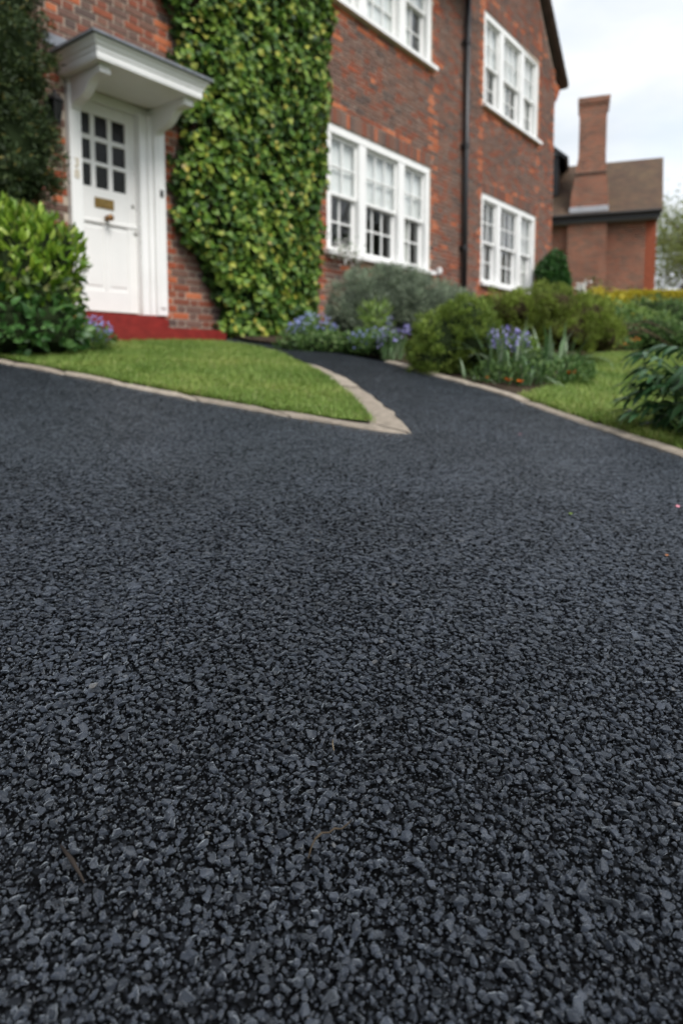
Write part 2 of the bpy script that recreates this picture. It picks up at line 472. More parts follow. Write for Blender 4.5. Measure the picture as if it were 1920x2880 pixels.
def tarmac_mat(name, stone, k=1.0, spec=.06):
    """bitumen-coated stone chippings: a grey sheen with tiny bare flecks"""
    m, nt, N, Lk, b = mat(name)
    if stone:
        r = ramp(N, [(0, (.007, .009, .013)), (.3, (.015, .019, .027)), (.85, (.024, .030, .042)), (.996, (.035, .042, .056)), (.999, (.08, .08, .08))])
        Lk.new(rand_src(N, 'object'), r.inputs[0])
        col = r.outputs[0]
        n1 = noise(N, Lk, 420, 3, 'Generated')
        t = N.new('ShaderNodeTexCoord')
        g = N.new('ShaderNodeNewGeometry')
        n1.inputs['Scale'].default_value = 700
        Lk.new(g.outputs['Position'], n1.inputs['Vector'])
        n5 = N.new('ShaderNodeTexNoise'); n5.inputs['Scale'].default_value = 2.4; n5.inputs['Detail'].default_value = 4
        Lk.new(g.outputs['Position'], n5.inputs['Vector'])
        r5 = ramp(N, [(.3, (.72, .72, .72)), (.7, (1.25, 1.25, 1.25))]); Lk.new(n5.outputs['Fac'], r5.inputs[0])
        col = mixc(N, Lk, col, r5.outputs[0], 1.0, 'MULTIPLY')
        fl = ramp(N, [(.69, (0, 0, 0)), (.72, (1, 1, 1))])
        Lk.new(n1.outputs['Fac'], fl.inputs[0])
        col = mixc(N, Lk, col, (.30, .27, .22), fl.outputs[0])
        Lk.new(col, b.inputs['Base Color'])
        n2 = N.new('ShaderNodeTexNoise'); n2.inputs['Scale'].default_value = 900; n2.inputs['Detail'].default_value = 3
        Lk.new(g.outputs['Position'], n2.inputs['Vector'])
        bump(N, Lk, b, n2.outputs['Fac'], .7, .0015)
        b.inputs['Roughness'].default_value = .36
        b.inputs['Specular IOR Level'].default_value = .45
        b.inputs['Specular Tint'].default_value = (.88, .94, 1.0, 1)
        b.inputs['Sheen Weight'].default_value = .60          # bluish grazing sheen added to lighten the distant tarmac
        b.inputs['Sheen Roughness'].default_value = .22
        b.inputs['Sheen Tint'].default_value = (.80, .90, 1.0, 1)
    else:
        g = N.new('ShaderNodeNewGeometry')
        vo = N.new('ShaderNodeTexVoronoi'); vo.inputs['Scale'].default_value = 95
        Lk.new(g.outputs['Position'], vo.inputs['Vector'])
        ve = N.new('ShaderNodeTexVoronoi'); ve.feature = 'DISTANCE_TO_EDGE'; ve.inputs['Scale'].default_value = 95
        Lk.new(g.outputs['Position'], ve.inputs['Vector'])
        sep = N.new('ShaderNodeSeparateColor'); Lk.new(vo.outputs['Color'], sep.inputs[0])
        r = ramp(N, [(0, (.006 * k, .007 * k, .009 * k)), (.5, (.012 * k, .014 * k, .017 * k)), (1, (.018 * k, .021 * k, .026 * k))])
        Lk.new(sep.outputs[0], r.inputs[0])
        n4 = N.new('ShaderNodeTexNoise'); n4.inputs['Scale'].default_value = 1.6; n4.inputs['Detail'].default_value = 5
        Lk.new(g.outputs['Position'], n4.inputs['Vector'])
        r4 = ramp(N, [(.3, (.85, .85, .85)), (.7, (1.15, 1.15, 1.15))]); Lk.new(n4.outputs['Fac'], r4.inputs[0])
        col = mixc(N, Lk, r.outputs[0], r4.outputs[0], 1.0, 'MULTIPLY')
        je = ramp(N, [(.06, (.10, .10, .10)), (.22, (1, 1, 1))]); Lk.new(ve.outputs['Distance'], je.inputs[0])
        col = mixc(N, Lk, col, je.outputs[0], 1.0, 'MULTIPLY')
        Lk.new(col, b.inputs['Base Color'])
        bump(N, Lk, b, je.outputs[0], .6, .004)
        b.inputs['Roughness'].default_value = .7
        b.inputs['Specular IOR Level'].default_value = spec
    return m
M['tarmac'] = tarmac_mat('tarmac_sheet', False, 3.6, .3)
M['binder'] = tarmac_mat('bitumen_binder', False)  # black bitumen, dulled further so gaps between chippings look shaded
M['chip'] = tarmac_mat('tarmac_chipping', True)

def wallbrick_mat():
    """distant brickwork: the courses are too small to pick apart"""
    m, nt, N, Lk, b = mat('distant_brickwork')
    t = N.new('ShaderNodeTexCoord')
    mpn = N.new('ShaderNodeMapping'); mpn.inputs['Rotation'].default_value = (R(90), 0, 0)
    Lk.new(t.outputs['Object'], mpn.inputs[0])
    br = N.new('ShaderNodeTexBrick')
    br.inputs['Scale'].default_value = 1.0
    br.inputs['Brick Width'].default_value = .235; br.inputs['Row Height'].default_value = .09
    br.inputs['Mortar Size'].default_value = .0105
    br.inputs['Color1'].default_value = (.26, .076, .040, 1); br.inputs['Color2'].default_value = (.110, .050, .036, 1)
    br.inputs['Mortar'].default_value = (.42, .31, .23, 1); br.inputs['Bias'].default_value = -.1
    Lk.new(mpn.outputs[0], br.inputs['Vector'])
    n1 = noise(N, Lk, 1.3, 4)
    r = ramp(N, [(.3, (.75, .72, .72)), (.7, (1.2, 1.15, 1.1))]); Lk.new(n1.outputs['Fac'], r.inputs[0])
    Lk.new(mixc(N, Lk, br.outputs['Color'], r.outputs[0], .9, 'MULTIPLY'), b.inputs['Base Color'])
    b.inputs['Roughness'].default_value = .9
    inv = N.new('ShaderNodeMath'); inv.operation = 'SUBTRACT'; inv.inputs[0].default_value = 1
    Lk.new(br.outputs['Fac'], inv.inputs[1])
    bump(N, Lk, b, inv.outputs[0], .5, .01)
    return m
M['farbrick'] = wallbrick_mat()

def roofrow_mat():
    m, nt, N, Lk, b = mat('distant_roof_tiles')
    t = N.new('ShaderNodeTexCoord')
    br = N.new('ShaderNodeTexBrick')
    br.inputs['Scale'].default_value = 1.0
    br.inputs['Brick Width'].default_value = .17; br.inputs['Row Height'].default_value = .10
    br.inputs['Mortar Size'].default_value = .006
    br.inputs['Color1'].default_value = (.118, .068, .043, 1); br.inputs['Color2'].default_value = (.078, .048, .034, 1)
    br.inputs['Mortar'].default_value = (.03, .022, .018, 1)
    Lk.new(t.outputs['Object'], br.inputs['Vector'])
    n1 = noise(N, Lk, 1.6, 5)
    r = ramp(N, [(.3, (.8, .72, .7)), (.7, (1.15, 1.25, 1.0))]); Lk.new(n1.outputs['Fac'], r.inputs[0])
    Lk.new(mixc(N, Lk, br.outputs['Color'], r.outputs[0], .9, 'MULTIPLY'), b.inputs['Base Color'])
    b.inputs['Roughness'].default_value = .85
    inv = N.new('ShaderNodeMath'); inv.operation = 'SUBTRACT'; inv.inputs[0].default_value = 1
    Lk.new(br.outputs['Fac'], inv.inputs[1])
    bump(N, Lk, b, inv.outputs[0], .6, .015)
    return m
M['farroof'] = roofrow_mat()

# ------------------------------------------------------------------ ground, drive, path, lawns, beds
def clampv(v, a, b): return max(a, min(b, v))
def ground_z(x, y):
    return -0.05 * clampv(x, -25, 40) + 0.108 * clampv(y, -14, 46)
xs = [-900, -300, -120, -60, -40, -30, -25] + list(range(-20, 41, 4)) + [46, 60, 120, 300, 900]
ys = [-900, -300, -100, -40, -20, -14] + list(range(-10, 47, 4)) + [50, 70, 120, 300, 900]
mb = MB()
mb.add([(x, y, ground_z(x, y) - .07) for y in ys for x in xs],
       [(j * len(xs) + i, j * len(xs) + i + 1, (j + 1) * len(xs) + i + 1, (j + 1) * len(xs) + i) for j in range(len(ys) - 1) for i in range(len(xs) - 1)])
tag(mb.build('ground', plain('rough_ground', (.075, .085, .035), .95, .1, .4, 3, .5)), kind='structure')

front_out = [(-3.12, 5.00), (-2.80, 4.76), (-2.292, 4.405), (-1.511, 3.891), (-.885, 3.456), (-.386, 3.14), (-.047, 2.949), (.164, 2.844), (.300, 2.832)]
front_in = [(-3.10, 5.12), (-2.78, 4.88), (-2.27, 4.53), (-1.49, 3.995), (-.86, 3.555), (-.36, 3.236), (-.03, 3.05), (.124, 3.02)]
pl_out = [(.300, 2.832), (.266, 3.287), (.190, 3.749), (.087, 4.221), (-.044, 4.705), (-.163, 5.014), (-.249, 5.205)]
pl_in = [(.124, 3.02), (.075, 3.40), (.02, 3.76), (-.055, 4.16), (-.165, 4.64), (-.270, 4.96), (-.345, 5.17)]
pl_far = [(-.383, 5.557), (-.667, 6.139), (-.961, 6.477), (-1.18, 6.66)]
rk = [(-.995, 6.93), (-.577, 6.62), (-.016, 6.18), (.361, 5.659), (.594, 5.076), (.714, 4.753), (.914, 4.344), (1.019, 4.012), (1.114, 3.582), (1.215, 3.209), (1.301, 2.915), (1.388, 2.637), (1.62, 1.9), (1.95, .6), (2.3, -1.2)]
rkb = [(-.93, 7.02), (-.51, 6.71), (.06, 6.27), (.445, 5.74), (.690, 5.13), (.806, 4.80), (1.008, 4.39), (1.117, 4.04), (1.212, 3.61), (1.313, 3.24), (1.398, 2.948), (1.486, 2.67), (1.718, 1.93), (2.05, .62), (2.4, -1.2)]

def sheet(name, pts, dz, material):
    m = MB()
    m.add([(x, y, G(x, y) + dz) for x, y in pts], [tuple(range(len(pts)))])
    me = m.mesh(name, material)
    bm = bmesh.new(); bm.from_mesh(me)
    bmesh.ops.recalc_face_normals(bm, faces=bm.faces)
    for f in bm.faces:
        if f.normal.z < 0: f.normal_flip()
    bmesh.ops.triangulate(bm, faces=bm.faces)
    bm.to_mesh(me); bm.free()
    o = bpy.data.objects.new(name, me)
    return link(o)

drive_pts = front_out + [(1.301, 2.915)] + rk[11:] + [(2.6, -9), (-14, -9), (-14, 5.0)]
drive = tag(sheet('driveway', drive_pts, -.013, M['tarmac']), kind='structure')
path_pts = pl_out + pl_far + [(-1.6, 7.1), (-1.2, 7.5)] + rk[:11]
path = tag(sheet('path', path_pts, -.013, M['tarmac']), kind='structure')

lawn_left = [(p[0] + (q[0] - p[0]) * .74, p[1] + (q[1] - p[1]) * .74) for p, q in zip(front_out[:7], front_in)] + [(.11, 2.985)] + pl_in[1:] + [(-.46, 5.56), (-.72, 6.12), (-1.0, 6.44), (-1.25, 6.60), (-1.75, 6.45), (-2.3, 6.05), (-2.75, 5.55)]
lawn_right = rkb[7:] + [(9, -1.2), (9.5, 9.0), (4.3, 8.4), (3.1, 7.7), (2.55, 6.9), (2.15, 5.9), (1.75, 4.95), (1.32, 4.32)]
bed = rkb[:8] + [(1.32, 4.32), (1.75, 4.95), (2.15, 5.9), (2.55, 6.9), (3.1, 7.7), (4.3, 8.4), (9.5, 9.0), (16, 16), (16, 22), (6, 22), (2, 13), (-2.2, 8.6)]
turf = plain('turf', (.085, .125, .028), .95, .1, .35, 11, .6, 0, 60)
lawn1 = tag(sheet('lawn', lawn_left, .022, turf), kind='structure')
lawn2 = tag(sheet('lawn', lawn_right, .022, turf), kind='structure')
bed_o = tag(sheet('flower_bed', bed, .018, M['soil']), kind='structure')

def in_poly(X, Y, poly):
    inside = np.zeros(len(X), bool)
    n = len(poly); j = n - 1
    for i in range(n):
        xi, yi = poly[i]; xj, yj = poly[j]
        c = ((yi > Y) != (yj > Y)) & (X < (xj - xi) * (Y - yi) / (yj - yi + 1e-12) + xi)
        inside ^= c
        j = i
    return inside

def sample_poly(poly, n, weight=None):
    a = np.array(poly)
    out = []
    while sum(len(o) for o in out) < n:
        X = RNG.uniform(a[:, 0].min(), a[:, 0].max(), n * 2); Y = RNG.uniform(a[:, 1].min(), a[:, 1].max(), n * 2)
        k = in_poly(X, Y, poly)
        if weight is not None: k &= RNG.random(len(X)) < weight(X, Y)
        out.append(np.stack([X[k], Y[k]], 1))
    return np.concatenate(out)[:n]

def blades(name, P2, h0, h1, w, dz, parent, material):
    n = len(P2)
    P = np.stack([P2[:, 0], P2[:, 1], G(P2[:, 0], P2[:, 1]) + dz], 1)
    clump = .5 + .5 * np.sin(P2[:, 0] * 5.1 + 1.3 * np.sin(P2[:, 1] * 3.7)) * np.sin(P2[:, 1] * 4.3 + np.sin(P2[:, 0] * 2.9))
    L = RNG.uniform(h0, h1, n) * (.75 + .5 * clump)
    az = RNG.uniform(0, 2 * np.pi, n); lean = RNG.uniform(.15, .9, n)
    D = np.stack([np.cos(az) * lean, np.sin(az) * lean, np.ones(n)], 1); D = unit(D)
    S = np.stack([-np.sin(az), np.cos(az), np.zeros(n)], 1)
    fwd = np.stack([np.cos(az), np.sin(az), np.zeros(n)], 1)
    W = RNG.uniform(.7, 1.3, n)[:, None] * w; Lc = L[:, None]
    mid = P + D * Lc * .55
    v = np.stack([P - S * W * .5, P + S * W * .5, mid + S * W * .4, mid - S * W * .4, mid + D * Lc * .45 + fwd * Lc * .18 - np.array([0, 0, 1]) * Lc * .08], 1)
    t = np.array([[0, 1, 2], [0, 2, 3], [3, 2, 4]])
    T = (np.arange(n)[:, None, None] * 5 + t[None]).reshape(-1, 3)
    o = bpy.data.objects.new(name, np_mesh(name, v.reshape(-1, 3), T, material))
    link(o, parent); o['kind'] = 'stuff'
    return o

blades('grass', sample_poly(lawn_left, 62000), .018, .042, .0035, .02, lawn1, M['grass'])
rl_vis = rkb[7:12] + [(2.3, 2.6), (3.4, 4.5), (4.6, 8.0), (4.3, 8.4), (3.1, 7.7), (2.55, 6.9), (2.15, 5.9), (1.75, 4.95), (1.32, 4.32)]
blades('grass', sample_poly(rl_vis, 62000, lambda X, Y: np.clip(1.4 - Y * .13, .2, 1)), .025, .055, .0042, .02, lawn2, M['grass'])

def fringe(line, n, side, parent):
    a = np.array(line); seg = RNG.integers(0, len(a) - 1, n); t = RNG.random((n, 1))
    p = a[seg] + (a[seg + 1] - a[seg]) * t + RNG.normal(0, .012, (n, 2)) + np.array(side) * .006
    p = p[np.sin(p[:, 0] * 23) * np.sin(p[:, 1] * 31 + 1) > RNG.uniform(-1.1, .6, n)]
    blades('edge_grass', p, .02, .05, .004, .012, parent, M['grass'])
fringe(front_in[:7], 5200, (.0, -1.6), lawn1)
fringe(pl_in, 2600, (.8, -.5), lawn1)
fringe(rkb[7:13], 5200, (-1, -.3), lawn2)

# kerbs: one stone after another along the edges
def resample(line, step):
    pts = [Vector((x, y, 0)) for x, y in line]
    cum = [0]
    for a, b in zip(pts, pts[1:]): cum.append(cum[-1] + (b - a).length)
    n = max(1, round(cum[-1] / step))
    out = []
    for k in range(n + 1):
        s = cum[-1] * k / n
        i = max(j for j in range(len(cum) - 1) if cum[j] <= s + 1e-9)
        t = (s - cum[i]) / max(1e-9, cum[i + 1] - cum[i])
        out.append(pts[i].lerp(pts[i + 1], t))
    return out

def kerb(name, outer, inner, step, label_kind):
    root = tag(empty(name), kind='structure')
    n = max(1, round(sum((Vector(b) - Vector(a)).length for a, b in zip(outer, outer[1:])) / step))
    sub = 5
    o_ = resample(outer, sum((Vector(b) - Vector(a)).length for a, b in zip(outer, outer[1:])) / (n * sub))
    i_ = resample(inner, sum((Vector(b) - Vector(a)).length for a, b in zip(inner, inner[1:])) / (n * sub))
    m = min(len(o_), len(i_))
    for k in range(n):
        a, b = k * sub, min((k + 1) * sub, m - 1)
        if b <= a: break
        v = []; f = []
        top = .017 + random.uniform(-.004, .004)
        cnt = b - a + 1
        for j in range(a, b + 1):
            po, pi_ = o_[j].copy(), i_[j].copy()
            t = (j - a) / (b - a)
            gap = .004 if j in (a, b) else 0
            d = (o_[min(j + 1, m - 1)] - o_[max(j - 1, 0)]).normalized()
            if j == a: po += d * gap; pi_ += d * gap
            if j == b: po -= d * gap; pi_ -= d * gap
            jit = lambda s: random.uniform(-s, s)
            w = (pi_ - po)
            po += w * jit(.06); pi_ += w * jit(.06)
            g0, g1 = G(po.x, po.y), G(pi_.x, pi_.y)
            q0 = po + w * .12; q1 = po + w * .88
            tt = top + jit(.0025) - (.006 if j in (a, b) else 0)
            v += [(po.x, po.y, g0 - .06), (po.x, po.y, g0 + tt - .008), (q0.x, q0.y, G(q0.x, q0.y) + tt), (q1.x, q1.y, G(q1.x, q1.y) + tt), (pi_.x, pi_.y, g1 + tt - .008), (pi_.x, pi_.y, g1 - .06)]
        for j in range(cnt - 1):
            for q in range(5):
                f.append((j * 6 + q, j * 6 + q + 1, (j + 1) * 6 + q + 1, (j + 1) * 6 + q))
        f.append((5, 4, 3, 2, 1, 0)); e = (cnt - 1) * 6
        f.append((e, e + 1, e + 2, e + 3, e + 4, e + 5))
        mbk = MB(); mbk.add(v, f)
        mbk.build('kerb_stone', M['kerb'], root)
    return root

def narrow(a, b, k): return [(p[0] + (q[0] - p[0]) * k, p[1] + (q[1] - p[1]) * k) for p, q in zip(a, b)]
kerb('kerb', front_out[:8] + [(.287, 2.832)], narrow(front_out[:7], front_in, .72) + [(.10, 2.965), (.135, 2.995)], .62, 'front')
kerb('kerb', pl_out, narrow(pl_out, pl_in, .92), .55, 'path')
rkn = [(a[0] + (b[0] - a[0]) * .78, a[1] + (b[1] - a[1]) * .78) for a, b in zip(rk, rkb)]
kerb('kerb', rk[3:], rkn[3:], .66, 'right')

# loose chippings rolled into the tarmac: real stones near the camera
chip_col = bpy.data.collections.new('chipping_shapes')
def chip_mesh(i):
    rs = np.random.default_rng(100 + i)
    p = unit(rs.normal(size=(15, 3)))[:11 + i % 4]
    p = p * rs.uniform(.85, 1.15, (len(p), 1))
    p[:, 0] *= .5; p[:, 1] *= rs.uniform(.34, .5); p[:, 2] *= .36
    p[:, 2] = np.clip(p[:, 2], -.3, rs.uniform(.16, .27))
    p[:, :2] += rs.normal(0, .04, (len(p), 2))
    bm = bmesh.new()
    for q in p: bm.verts.new(q)
    bmesh.ops.convex_hull(bm, input=bm.verts)
    bmesh.ops.delete(bm, geom=[v for v in bm.verts if not v.link_faces], context='VERTS')
    bmesh.ops.dissolve_limit(bm, angle_limit=R(14), verts=bm.verts, edges=bm.edges)
    bmesh.ops.bevel(bm, geom=list(bm.edges), offset=.026, segments=1, profile=.6, affect='EDGES', clamp_overlap=True)
    bmesh.ops.triangulate(bm, faces=bm.faces)
    for v_ in bm.verts: v_.co += Vector(rs.normal(0, .008, 3))
    for f_ in bm.faces: f_.smooth = False
    me = bpy.data.meshes.new('chipping')
    bm.to_mesh(me); bm.free()
    me.materials.append(M['chip'])
    o = bpy.data.objects.new('chipping_shape', me)
    chip_col.objects.link(o)
for i in range(14): chip_mesh(i)

def jitter_grid(pitch, y0, y1, halfw, jit=.42):
    pts = []
    y = y0
    r_ = 0
    while y < y1:
        hw = halfw(y)
        x = np.arange(-hw + (pitch * .5 if r_ % 2 else 0), hw, pitch)
        pts.append(np.stack([x, np.full(len(x), y)], 1))
        y += pitch * .87; r_ += 1
    p = np.concatenate(pts)
    return p + RNG.uniform(-jit, jit, p.shape) * pitch

hw = lambda y: .56 * abs(y) + 1.15
hws = lambda y: .56 * abs(y) + .70
binder = sheet('binder', [(-hw(-.15), -.15), (hw(-.15), -.15), (hw(7.0), 7.0), (-hw(7.0), 7.0)], -.010, M['binder'])
binder.parent = drive
small = jitter_grid(.0056, .0, 1.6, hws)
small = small[RNG.random(len(small)) < np.clip((1.7 - small[:, 1]) / .5, 0, .90)]
med = jitter_grid(.0094, -.15, 7.0, hw, .45)
med = med[RNG.random(len(med)) < np.clip(.74 + (med[:, 1] - .5) * .26, .74, 1)]
big = jitter_grid(.0240, -.15, 4.0, hw, .6)
big = big[RNG.random(len(big)) < .55]
def on_tarmac(p): return p[in_poly(p[:, 0], p[:, 1], drive_pts) | in_poly(p[:, 0], p[:, 1], path_pts)]
med, big = on_tarmac(med), on_tarmac(big)
def chips(pts, s0, s1, z0, z1):
    n = len(pts)
    s = s0 + (s1 - s0) * RNG.random(n) ** 1.5
    # patches where the coarser or finer stones gather
    patch = np.sin(pts[:, 0] * 9.1 + 2 * np.sin(pts[:, 1] * 6.3)) * np.sin(pts[:, 1] * 8.2 + 1.7 * np.sin(pts[:, 0] * 7.7))
    s *= 1 + .10 * patch
    z = G(pts[:, 0], pts[:, 1]) + z1 + (RNG.uniform(z0, z1, n) - z1) * (1 - .95 * np.clip((pts[:, 1] - .7) / 1.5, 0, 1))
    P = np.stack([pts[:, 0], pts[:, 1], z], 1)
    far_flat = np.clip((pts[:, 1] - .7) / 1.5, 0, 1)          # flatter, wider chippings further off, shaped to make the tarmac look lighter
    S = np.stack([s * (1 + .75 * far_flat), s * RNG.uniform(.6, 1.15, n) * (1 + .75 * far_flat), s * RNG.uniform(.7, 1.1, n) * (1 - .72 * far_flat)], 1)
    tilt = (.28 - .25 * far_flat)
    Rt = np.stack([RNG.normal(0, 1, n) * tilt, RNG.normal(0, 1, n) * tilt, RNG.uniform(0, 6.283, n)], 1)
    return P, S, Rt
A = [chips(small, .0022, .0056, -.0056, .0004), chips(med, .0060, .0122, -.0036, .0046), chips(big, .0120, .0178, .0006, .0042)]
P = np.concatenate([a[0] for a in A]); S = np.concatenate([a[1] for a in A]); Rt = np.concatenate([a[2] for a in A])
me = bpy.data.meshes.new('chippings')
me.vertices.add(len(P)); me.vertices.foreach_set('co', P.astype(np.float32).ravel())
for nm, arr in (('scl', S), ('rot', Rt)):
    at_ = me.attributes.new(nm, 'FLOAT_VECTOR', 'POINT'); at_.data.foreach_set('vector', arr.astype(np.float32).ravel())
at_ = me.attributes.new('idx', 'INT', 'POINT'); at_.data.foreach_set('value', RNG.integers(0, 14, len(P)).astype(np.int32))
me.update()
chips_o = bpy.data.objects.new('chippings', me)
link(chips_o, drive); chips_o['kind'] = 'stuff'
ng = bpy.data.node_groups.new('scatter_chippings', 'GeometryNodeTree')
ng.interface.new_socket('Geometry', in_out='INPUT', socket_type='NodeSocketGeometry')
ng.interface.new_socket('Geometry', in_out='OUTPUT', socket_type='NodeSocketGeometry')
gi = ng.nodes.new('NodeGroupInput'); go = ng.nodes.new('NodeGroupOutput')
iop = ng.nodes.new('GeometryNodeInstanceOnPoints')
ci = ng.nodes.new('GeometryNodeCollectionInfo')
ci.inputs['Collection'].default_value = chip_col
ci.inputs['Separate Children'].default_value = True
ci.inputs['Reset Children'].default_value = True
def named(nm, ty):
    n = ng.nodes.new('GeometryNodeInputNamedAttribute'); n.data_type = ty; n.inputs['Name'].default_value = nm
    return n.outputs[0]
e2r = ng.nodes.new('FunctionNodeEulerToRotation')
ng.links.new(named('rot', 'FLOAT_VECTOR'), e2r.inputs[0])
ng.links.new(gi.outputs[0], iop.inputs['Points'])
ng.links.new(ci.outputs[0], iop.inputs['Instance'])
iop.inputs['Pick Instance'].default_value = True
ng.links.new(named('idx', 'INT'), iop.inputs['Instance Index'])
ng.links.new(e2r.outputs[0], iop.inputs['Rotation'])
ng.links.new(named('scl', 'FLOAT_VECTOR'), iop.inputs['Scale'])
ng.links.new(iop.outputs[0], go.inputs[0])
md = chips_o.modifiers.new('scatter', 'NODES'); md.node_group = ng

# ------------------------------------------------------------------ the brick house (local x along the front, y into the wall, z up)
ANG = R(52.6)
house = empty('brick_house', (-5.67 * math.sin(ANG), 5.67 * math.cos(ANG), 0), ANG,
              'long red-brown brick house with white sash windows and canopied white door', 'house')
U0, U1, ZT = -2.5, 15.65, 6.75
LOW, UPP = (2.05, 3.83), (5.40, 7.19)
WINS = [(7.10, 9.89, *LOW), (7.10, 9.89, *UPP), (11.86, 14.63, *LOW), (11.86, 14.63, *UPP)]
DOOR = (3.33, 4.38, 1.06, 3.15)
HOLES = WINS + [DOOR]
APEX = (13.25, 9.95)
EAVE_L = 10.75

def wall_top(u):
    """height of the brickwork: eaves on the main range, gable over the last bay"""
    if u > EAVE_L:
        return min(APEX[1] - abs(u - APEX[0]) * 1.16 + .05, 9.95)
    return 7.35

# mortar bed with openings, set back 8 mm
us = sorted({U0, U1, EAVE_L} | {h[0] for h in HOLES} | {h[1] for h in HOLES})
zs = sorted({0.0, 7.35} | {h[2] for h in HOLES} | {h[3] for h in HOLES})
mb = MB()
YM = .008
for a, b in zip(us, us[1:]):
    for c, d in zip(zs, zs[1:]):
        if any(h[0] <= a and b <= h[1] and h[2] <= c and d <= h[3] for h in HOLES): continue
        mb.add([(a, YM, c), (b, YM, c), (b, YM, d), (a, YM, d)], [(0, 1, 2, 3)])
mb.add([(EAVE_L - .0, YM, 7.35), (15.75, YM, 7.05), (APEX[0], YM, APEX[1])], [(0, 1, 2)])
for (a, b, c, d) in HOLES:
    Y = .32
    mb.add([(a, YM, c), (b, YM, c), (b, YM, d), (a, YM, d), (a, Y, c), (b, Y, c), (b, Y, d), (a, Y, d)],
           [(0, 4, 5, 1), (1, 5, 6, 2), (2, 6, 7, 3), (3, 7, 4, 0)])
wall = mb.build('wall', M['mortar'], house)
# the rest of the shell: ends, back, floors
mb = MB()
mb.box(U1 - .3, U1 - .002, YM + .001, 8.0, 0, 7.0).box(U0, U0 + .3, YM + .001, 8.0, 0, 7.3).box(U0, U1, 7.7, 8.0, 0, 7.2)
mb.build('outer_wall', M['farbrick'], house)
mb = MB()
mb.box(U0 + .3, U1 - .3, .30, 7.7, 1.0, 1.06).box(U0 + .3, U1 - .3, .30, 7.7, 4.35, 4.5).box(U0 + .3, U1 - .3, .30, 7.7, 7.22, 7.34)
mb.box(5.6, 5.7, .33, 7.7, 1.06, 7.3).box(10.8, 10.9, .33, 7.7, 1.06, 7.3).box(U0 + .3, U1 - .3, 4.2, 4.3, 1.06, 7.3)
mb.build('room_walls', M['room'], house)

# bricks
BH, BJ = .063, .012
def arch_top(d):
    """soldier arches end where the next full course starts"""
    return .30 + math.ceil((d + .205 - .30) / (BH + BJ)) * (BH + BJ)
def holes_at(z0, z1):
    out = []
    for i, (a, b, c, d) in enumerate(HOLES):
        top = arch_top(d) if i < 4 else d
        if z1 > c + .005 and z0 < top - .005:
            if i < 4 and z1 > d + .005: out.append((a - .02, b + .02))
            else: out.append((a, b))
    return sorted(out)

STRIPS = [(9.89, 10.01), (11.74, 11.86), (14.63, 14.75), (15.53, 15.65), (4.38, 4.50), (3.21, 3.33), (6.98, 7.10)]
bricks = []   # (u0,u1,z0,z1,kind)
row = 0
z = .30
while z < 9.9:
    z0, z1 = z, z + BH
    zc = (z0 + z1) / 2
    blocks = holes_at(z0, z1)
    if zc < 7.35: lo, hi = U0, U1
    else:
        hwid = max(0, (APEX[1] - zc) / 1.16 - .05)
        lo, hi = APEX[0] - hwid, min(APEX[0] + hwid, 15.9)
    u = U0 - random.uniform(0, .02) + (0 if row % 2 else .1638)
    k = 0
    while u < hi:
        w = .215 if (k % 2 == 0) else .1025
        a, b = u, u + w
        u += w + BJ; k += 1
        segs = [(max(a, lo), min(b, hi))]
        for (p, q) in blocks:
            new = []
            for (s, e) in segs:
                if e <= p or s >= q: new.append((s, e)); continue
                if s < p - BJ: new.append((s, p - BJ * .8))
                if e > q + BJ: new.append((q + BJ * .8, e))
            segs = new
        for (s, e) in segs:
            if e - s < .028: continue
            mid = (s + e) / 2
            kind = 0
            for (p, q) in STRIPS:
                tooth = .07 if (row // 3) % 2 else 0
                if p - (tooth if p in (11.74, 3.21, 6.98, 15.53) else 0) <= mid <= q + (tooth if p in (9.89, 4.38, 14.63) else 0):
                    kind = 1 if random.random() < (.66 if mid > 3.34 else .3) else 0  # fewer orange bricks left of the door stand for shade there
            for i, (p, q, c, d) in enumerate(WINS):
                if p - .1 < mid < q + .1 and (arch_top(d) < zc < arch_top(d) + .085 or c - .17 < zc < c):
                    kind = 1 if random.random() < .55 else 0
            if kind == 0 and random.random() < .014: kind = 1
            bricks.append((s, e, z0, z1, kind))
    z += BH + BJ; row += 1
# soldier arches
for (a, b, c, d) in WINS:
    n = int((b - a + .04) / .075)
    for i in range(n):
        s = a - .02 + i * (b - a + .04) / n
        bricks.append((s + .006, s + (b - a + .04) / n - .006, d + .004, arch_top(d) - .012, 0 if random.random() < .93 else 1))

def brick_verts(s, e, z0, z1, c=.0035, jit=0.0022):
    r = lambda: random.uniform(-jit, jit)
    yf = random.uniform(-.0025, .0025)
    v = []
    for (yy, d) in ((YM + .004, 0), (yf + c, 0), (yf, c)):
        v += [(s + d + r(), yy, z0 + d + r()), (e - d + r(), yy, z0 + d + r()), (e - d + r(), yy, z1 - d + r()), (s + d + r(), yy, z1 - d + r())]
    f = [(8, 9, 10, 11)]
    for a in (0, 4):
        for i in range(4):
            j = (i + 1) % 4
            f.append((a + i, a + j, a + 4 + j, a + 4 + i))
    return v, f

